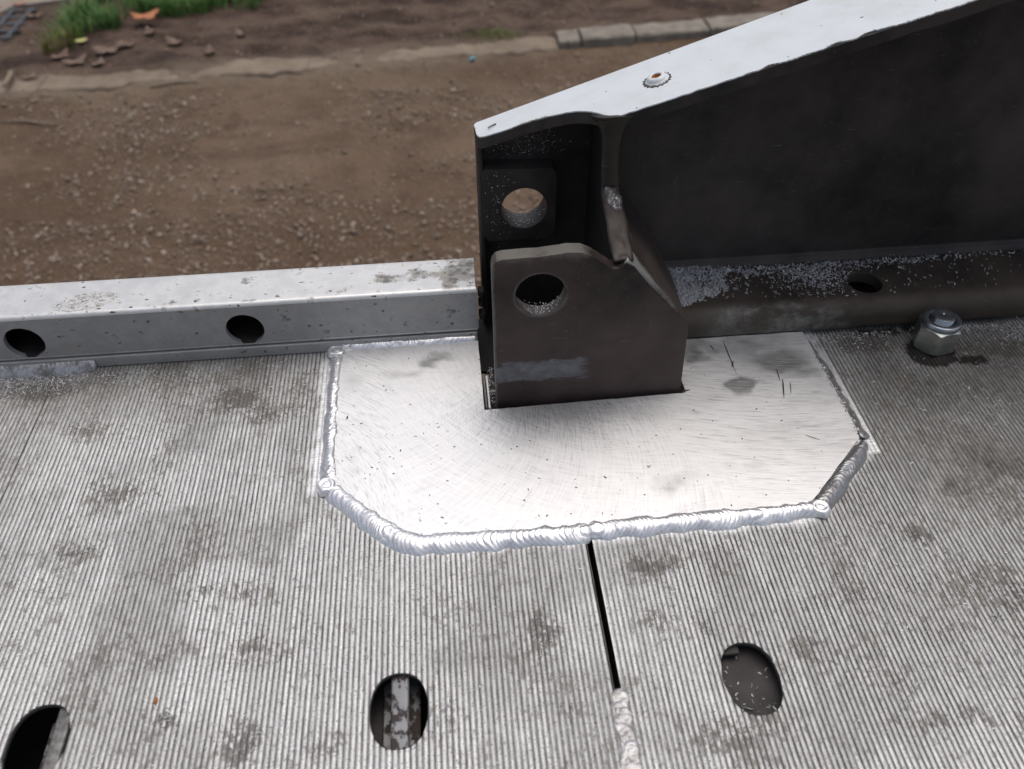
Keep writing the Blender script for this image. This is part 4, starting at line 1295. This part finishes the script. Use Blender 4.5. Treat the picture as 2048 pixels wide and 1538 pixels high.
rows = []
for zz, kind in ((0.2, 'lo'), (1.6, 'lo2'), (18.6, 'hi2'), (20.4, 'hi'), (20.6, 'cap')):
    for i in range(n):
        a = 2 * math.pi * i / n
        h = hexr(a); ex = h - AF
        if kind == 'lo': r, z = min(h, AF * .985), zz
        elif kind == 'lo2': r, z = h, 0.4 + ex * .62
        elif kind == 'hi2': r, z = h, 20.2 - ex * .62
        elif kind == 'hi': r, z = min(h, AF * .985), 20.4
        else: r, z = AF * .9, 20.5
        rows.append((NX + r * math.cos(a), NY + r * math.sin(a), z))
F = [(k_ * n + i, k_ * n + (i + 1) % n, (k_ + 1) * n + (i + 1) % n, (k_ + 1) * n + i) for k_ in range(4) for i in range(n)]
o = fix_normals(mk('hex_body', rows, F, M_ZINC, nut, smooth=True))
em = o.modifiers.new('split', 'EDGE_SPLIT'); em.split_angle = math.radians(22)
V, F = lathe([(13.7, 20.3), (13.9, 21.0), (13.9, 23.2), (13.5, 24.3), (12.6, 24.9), (10.6, 25.0), (9.2, 24.4), (8.4, 23.5), (8.4, 20)], 64, (NX, NY, 0))
fix_normals(mk('collar', V, F, M_ZINCBLUE, nut, smooth=True))
pr = [(8.2, 20)]
for i in range(5):
    pr += [(8.2, 22.6 + i * 1.05), (7.7, 23.1 + i * 1.05)]
pr += [(8.1, 27.6), (7.8, 28.2), (7.0, 28.5), (1.6, 28.6), (1.1, 28.3), (.01, 28.0)]
V, F = lathe(pr, 56, (NX, NY, 0))
o = fix_normals(mk('bolt_end', V, F, M_ZINCBLUE, nut, smooth=True))
em = o.modifiers.new('split', 'EDGE_SPLIT'); em.split_angle = math.radians(35)


# ------------------------------------------------------------------ swarf
def chips(pos, size, curl=1.0, width=0.42, tilt=0.45, nseg=4):
    """curved slivers, each a closed thin strip"""
    pos = np.asarray(pos, float); n = len(pos)
    L = np.asarray(size) * np.ones(n)
    th = rng.uniform(0.2, 3.2, n) * curl + 1e-3
    t = np.linspace(-.5, .5, nseg + 1)
    a = th[:, None] * t[None]
    Rr = L / th
    ux = Rr[:, None] * np.sin(a); uy = Rr[:, None] * (1 - np.cos(a))
    w = width * rng.uniform(.6, 1.5, n)[:, None] * (1 - 1.2 * t[None] ** 2)
    loc = np.zeros((n, nseg + 1, 2, 3))
    flat = rng.random(n) < .6
    for sgn, k_ in ((-1, 0), (1, 1)):
        px = ux - np.where(flat[:, None], np.sin(a) * sgn * w / 2, 0); py = uy + np.where(flat[:, None], np.cos(a) * sgn * w / 2, 0)
        pz = np.where(flat[:, None], 0.0, sgn * w / 2)
        loc[:, :, k_] = np.stack([px, py, pz + rng.normal(0, .05, (n, 1))], -1)
    R = rot_mats(n, tilt)
    W = np.einsum('nij,nstj->nsti', R, loc)
    zmin = W[..., 2].min(axis=(1, 2))
    W[..., 2] -= zmin[:, None, None]
    W += pos[:, None, None, :]
    V = W.reshape(-1, 3)
    b = np.arange(n)[:, None] * (2 * (nseg + 1)) + np.arange(nseg)[None] * 2
    F = np.stack([b, b + 1, b + 3, b + 2], -1).reshape(-1, 4)
    return V, F


def stuff(name, sets, mat):
    Vs = []; Fs = []; k_ = 0
    for V, F in sets:
        Vs.append(V); Fs.append(F + k_); k_ += len(V)
    o = mk(name, np.concatenate(Vs), np.concatenate(Fs), mat)
    m = o.modifiers.new('thickness', 'SOLIDIFY'); m.thickness = .12 * S
    o['kind'] = 'stuff'
    return o


sets = []
# drift of chips on the bottom flange beside the bracket
N = 7000
x = 170 + rng.exponential(42, N); y = rng.uniform(488, 537, N)
far = 536 - (x - 172) * .10
p = np.where(x < 228, sstep(487, 494, y - (x - 172) * .32), 0) * sstep(235, 205, x) + .9 * np.exp(-((y - (526 + (x - 215) * .06)) / 7) ** 2) * sstep(205, 225, x) * sstep(300, 240, x)
p = p * np.where(x < 210, 0.45 + .55 * sstep(.35, .55, fbm(x / 9, y / 9, 130)), .06 + .94 * sstep(.46, .58, fbm(x / 11, y / 7, 131))) * (y < 535)
k_ = rng.random(N) < p
x, y = x[k_], y[k_]
hole = np.hypot(x - BHX, y - BHY) > BHR + .5
x, y = x[hole], y[hole]
pile = sstep(232, 185, x) * sstep(490, 512, y)
z = bt + rng.random(len(x)) * 2.2 * pile
sets.append(chips(np.stack([x, y, z], -1), rng.uniform(.9, 3.0, len(x)), .9, .62, .6))
for (cx, cy, sx_, sy_, m_) in ((285, 515, 16, 10, 620), (268, 527, 30, 5, 420), (345, 529, 30, 3, 260), (395, 532, 22, 2, 90), (300, 503, 50, 16, 150), (400, 512, 60, 14, 70), (262, 498, 40, 7, 40), (445, 532, 14, 3, 60)):
    x = rng.normal(cx, sx_, m_); y = rng.normal(cy, sy_, m_)
    k_ = (np.hypot(x - BHX, y - BHY) > BHR + .5) & (y > 488) & (y < 535) & (x > 172)
    x, y = x[k_], y[k_]
    sets.append(chips(np.stack([x, y, np.full(len(x), bt + .1)], -1), rng.uniform(.9, 3.0, len(x)), 1, .5, .4))
stuff('swarf_on_beam', sets, M_SWARF)

sets = []


def deck_chips(cx, cy, sx_, sy_, m_, lo=.8, hi=2.6, zoff=.1):
    x = rng.normal(cx, sx_, m_); y = rng.normal(cy, sy_, m_)
    k_ = (y > 90) & (y < 491)
    for hx in (EXTRA_HOLE, -43.4, 142.6):
        k_ &= np.abs(y - HOLE_Y) > hole_half(x - hx) + .5
    k_ &= ~inside(x, y, PLATE_OUT + [(264, 497)])
    k_ &= ~((x > 110) & (y > 474)) & (np.abs(x - 71) > 6) & (np.hypot(x - NX, y - NY) > 17)
    x, y = x[k_], y[k_]
    sets.append(chips(np.stack([x, y, np.full(len(x), zoff)], -1), rng.uniform(lo, hi, len(x)), 1, .42, .35))


c = at(60, 770); deck_chips(c[0], c[1] + 2, 36, 7, 700)
c = at(20, 752); deck_chips(c[0], c[1], 30, 5, 300, 1, 3)
deck_chips(290, 473, 30, 3, 260); deck_chips(410, 473, 24, 3, 260); deck_chips(430, 462, 12, 6, 140); deck_chips(300, 462, 26, 6, 70)
c = at(410, 740); deck_chips(c[0], c[1], 40, 9, 160)
c = at(450, 800); deck_chips(c[0], c[1], 60, 18, 240)
c = at(520, 1430); deck_chips(c[0], c[1], 30, 22, 90, 1, 4)
c = at(330, 1440); deck_chips(c[0], c[1], 12, 8, 40, 1, 3)
c = at(1950, 1200); deck_chips(c[0], c[1], 40, 40, 200, 1, 4)
c = at(1900, 800); deck_chips(c[0], c[1], 50, 34, 170, 1, 3)
c = at(1350, 1180); deck_chips(c[0], c[1], 40, 20, 60)
x0 = rng.uniform(-320, 440, 2600); y0 = rng.uniform(120, 480, 2600)
for i in range(1):
    x, y = x0, y0
    k_ = np.ones(len(x), bool)
    for hx in (EXTRA_HOLE, -43.4, 142.6):
        k_ &= np.abs(y - HOLE_Y) > hole_half(x - hx) + .5
    k_ &= ~inside(x, y, PLATE_OUT + [(264, 497)]) & ~((x > 110) & (y > 474)) & (np.abs(x - 71) > 6) & (np.hypot(x - NX, y - NY) > 17)
    x, y = x[k_], y[k_]
    sets.append(chips(np.stack([x, y, np.full(len(x), .05)], -1), rng.uniform(.4, 1.5, len(x)) , .8, .42, .35))
# bottom of the hole in the right plank, the slot and the pocket behind the lug
m_ = 26
x = rng.uniform(130, 156, m_); y = rng.uniform(188, 222, m_)
sets.append(chips(np.stack([x, y, np.full(m_, -9.4)], -1), rng.uniform(.8, 3, m_), .6, .4, .3))
sets.append(chips([(139, 193, -9.4)], [4.6], .3, 1.3, .05))
sets.append(chips([(-38, 196, -18.4)], [3.0], .3, 1.0, .05))
stuff('swarf_on_deck', sets, M_SWARF)

sets = []
m_ = 80
a = rng.normal(-math.pi / 2, .42, m_); yy = rng.uniform(421.8, 433, m_)
sets.append(chips(np.stack([HX + 15.7 * np.cos(a), yy, 96.8 + 15.7 * np.sin(a)], -1), rng.uniform(.6, 1.8, m_), .8, .4, .5))
m_ = 70
a = rng.normal(-math.pi / 2, .5, m_); yy = rng.uniform(524.5, 543, m_)
sets.append(chips(np.stack([HX + 15.9 * np.cos(a), yy, HZ + 15.9 * np.sin(a)], -1), rng.uniform(.6, 1.8, m_), .8, .4, .5))
m_ = 170
x = rng.normal(52, 15, m_); z = rng.normal(140, 6, m_)
k_ = (x > 26) & (x < 92) & (z > 130)
sets.append(chips(np.stack([x, np.full(m_, 538.0), z], -1)[k_], rng.uniform(.5, 1.6, k_.sum()), .8, .4, 1.0))
m_ = 90
x = rng.normal(38, 9, m_); z = rng.normal(100, 14, m_); k_ = (np.hypot(x - HX, z - HZ) > 17) & (x > 26)
sets.append(chips(np.stack([x, np.full(m_, 523.0), z], -1)[k_], rng.uniform(.4, 1.1, k_.sum()), .8, .3, 1.0))
m_ = 160
x = rng.uniform(20.5, 24.5, m_); y = rng.uniform(434, 470, m_); sets.append(chips(np.stack([x, y, rng.uniform(-12.5, -4, m_)], -1), rng.uniform(.6, 1.6, m_), .8, .4, .6))
stuff('swarf_on_bracket', sets, M_SWARF)

sets = []
m_ = 70
x = rng.uniform(-85, 255, m_); y = rng.uniform(316, 470, m_)
x[:30] = rng.normal(-45, 28, 30); y[:30] = rng.normal(365, 28, 30)
x = np.clip(x, -84, 255)
k_ = ~((x > 10) & (x < 165) & (y > 412)) & ~((x > 205) & (y < 375)) & ~((x < -40) & (y < 360))
sets.append(chips(np.stack([x, y, np.full(m_, 4.05)], -1)[k_], rng.uniform(.5, 1.9, k_.sum()), 1, .5, .15))
for px, py, L in ((1300, 933, 3.2), (1210, 955, 2.4), (840, 1040, 2.5), (885, 1035, 2.5), (695, 835, 3.2)):
    c = at(px, py, 4.05); sets.append(chips([c], [L], .6, .8, .05))
for px, py, r in ((48, 1275, 1.6), (435, 1383, 1.2), (1573, 1200, 1.6), (2028, 1455, 2.2), (865, 1186, 1.0), (1120, 1143, .9), (300, 1018, 1.0), (262, 1070, 1.1), (1086, 1172, .8), (1155, 1263, .9)):
    c = at(px, py, 0)
    Vq = ICO_V * r * rng.uniform(.7, 1.2, (12, 1)) * np.array([1, 1, .6]) + np.array([c[0], c[1], r * .4])
    Fq = np.concatenate([ICO_F, ICO_F[:, 2:]], 1)
    sets.append((Vq, Fq))
for (p, q, w_) in (((1553, 738), (1560, 762), .9), ((1565, 757), (1568, 797), 1.1), ((1580, 763), (1582, 788), .7), ((1445, 680), (1473, 748), .8), ((1466, 722), (1464, 735), 1.2), ((1362, 783), (1380, 780), 1.6), ((1420, 690), (1428, 700), .8), ((1610, 870), (1640, 880), .6)):
    a, b = at(*p, 4.02), at(*q, 4.02)
    d = (b - a)[:2]; d = d / np.linalg.norm(d); nrm = np.array([-d[1], d[0]])
    V = []
    for t_, k_ in ((0, .2), (.3, 1), (.7, .8), (1, .2)):
        c = a + (b - a) * t_
        for sg in (-1, 1):
            V.append([c[0] + sg * nrm[0] * w_ * k_ * .5, c[1] + sg * nrm[1] * w_ * k_ * .5, 4.05])
    sets.append((np.array(V), np.array([(0, 1, 3, 2), (2, 3, 5, 4), (4, 5, 7, 6)])))
stuff('dark_specks', sets, M_DARKCHIP)
m_ = 70
for i in range(m_):
    a_, b_ = random.choice(list(zip(PLATE_OUT[:-1], PLATE_OUT[1:]))); t_ = random.random()
    cx, cy = a_[0] + (b_[0] - a_[0]) * t_, a_[1] + (b_[1] - a_[1]) * t_
    q = random.gauss(0, 9) ; ux, uy = cx - 85, cy - 400; L_ = math.hypot(ux, uy)
    cx += ux / L_ * (7 + abs(q)); cy += uy / L_ * (7 + abs(q))
    if cy > 488: continue
    r_ = random.uniform(.3, .75)
    Vq = ICO_V * r_ + np.array([cx, cy, r_ * .4]); sets2 = (Vq, np.concatenate([ICO_F, ICO_F[:, 2:]], 1))
    spat = globals().setdefault('SPAT', []); spat.append(sets2)
stuff('weld_spatter', SPAT, M_SEAMWELD)
c = at(312, 1403); Vq = ICO_V * np.array([1.2, 2.6, .5]) + np.array([c[0], c[1], .5])
tag(mk('rust_flake', Vq, ICO_F, M_RUST), 'small red rust flake on the deck near the lower left hole', 'rust flake')
# dark curled chip on the white flange
c = np.array([33, 531.5, top_z(33) + .3])
v, f = tube([c + np.array(p) for p in ((-3, -2, 0), (-1, -.5, .6), (1.2, .6, 1.0), (2.4, 1.7, .9), (2.7, 2.6, .6), (1.9, 2.9, .2))], .42, 6)
tag(mk('curled_chip', v, f, M_DARKCHIP, smooth=True), 'dark curled metal chip on the left end of the white top', 'metal chip')
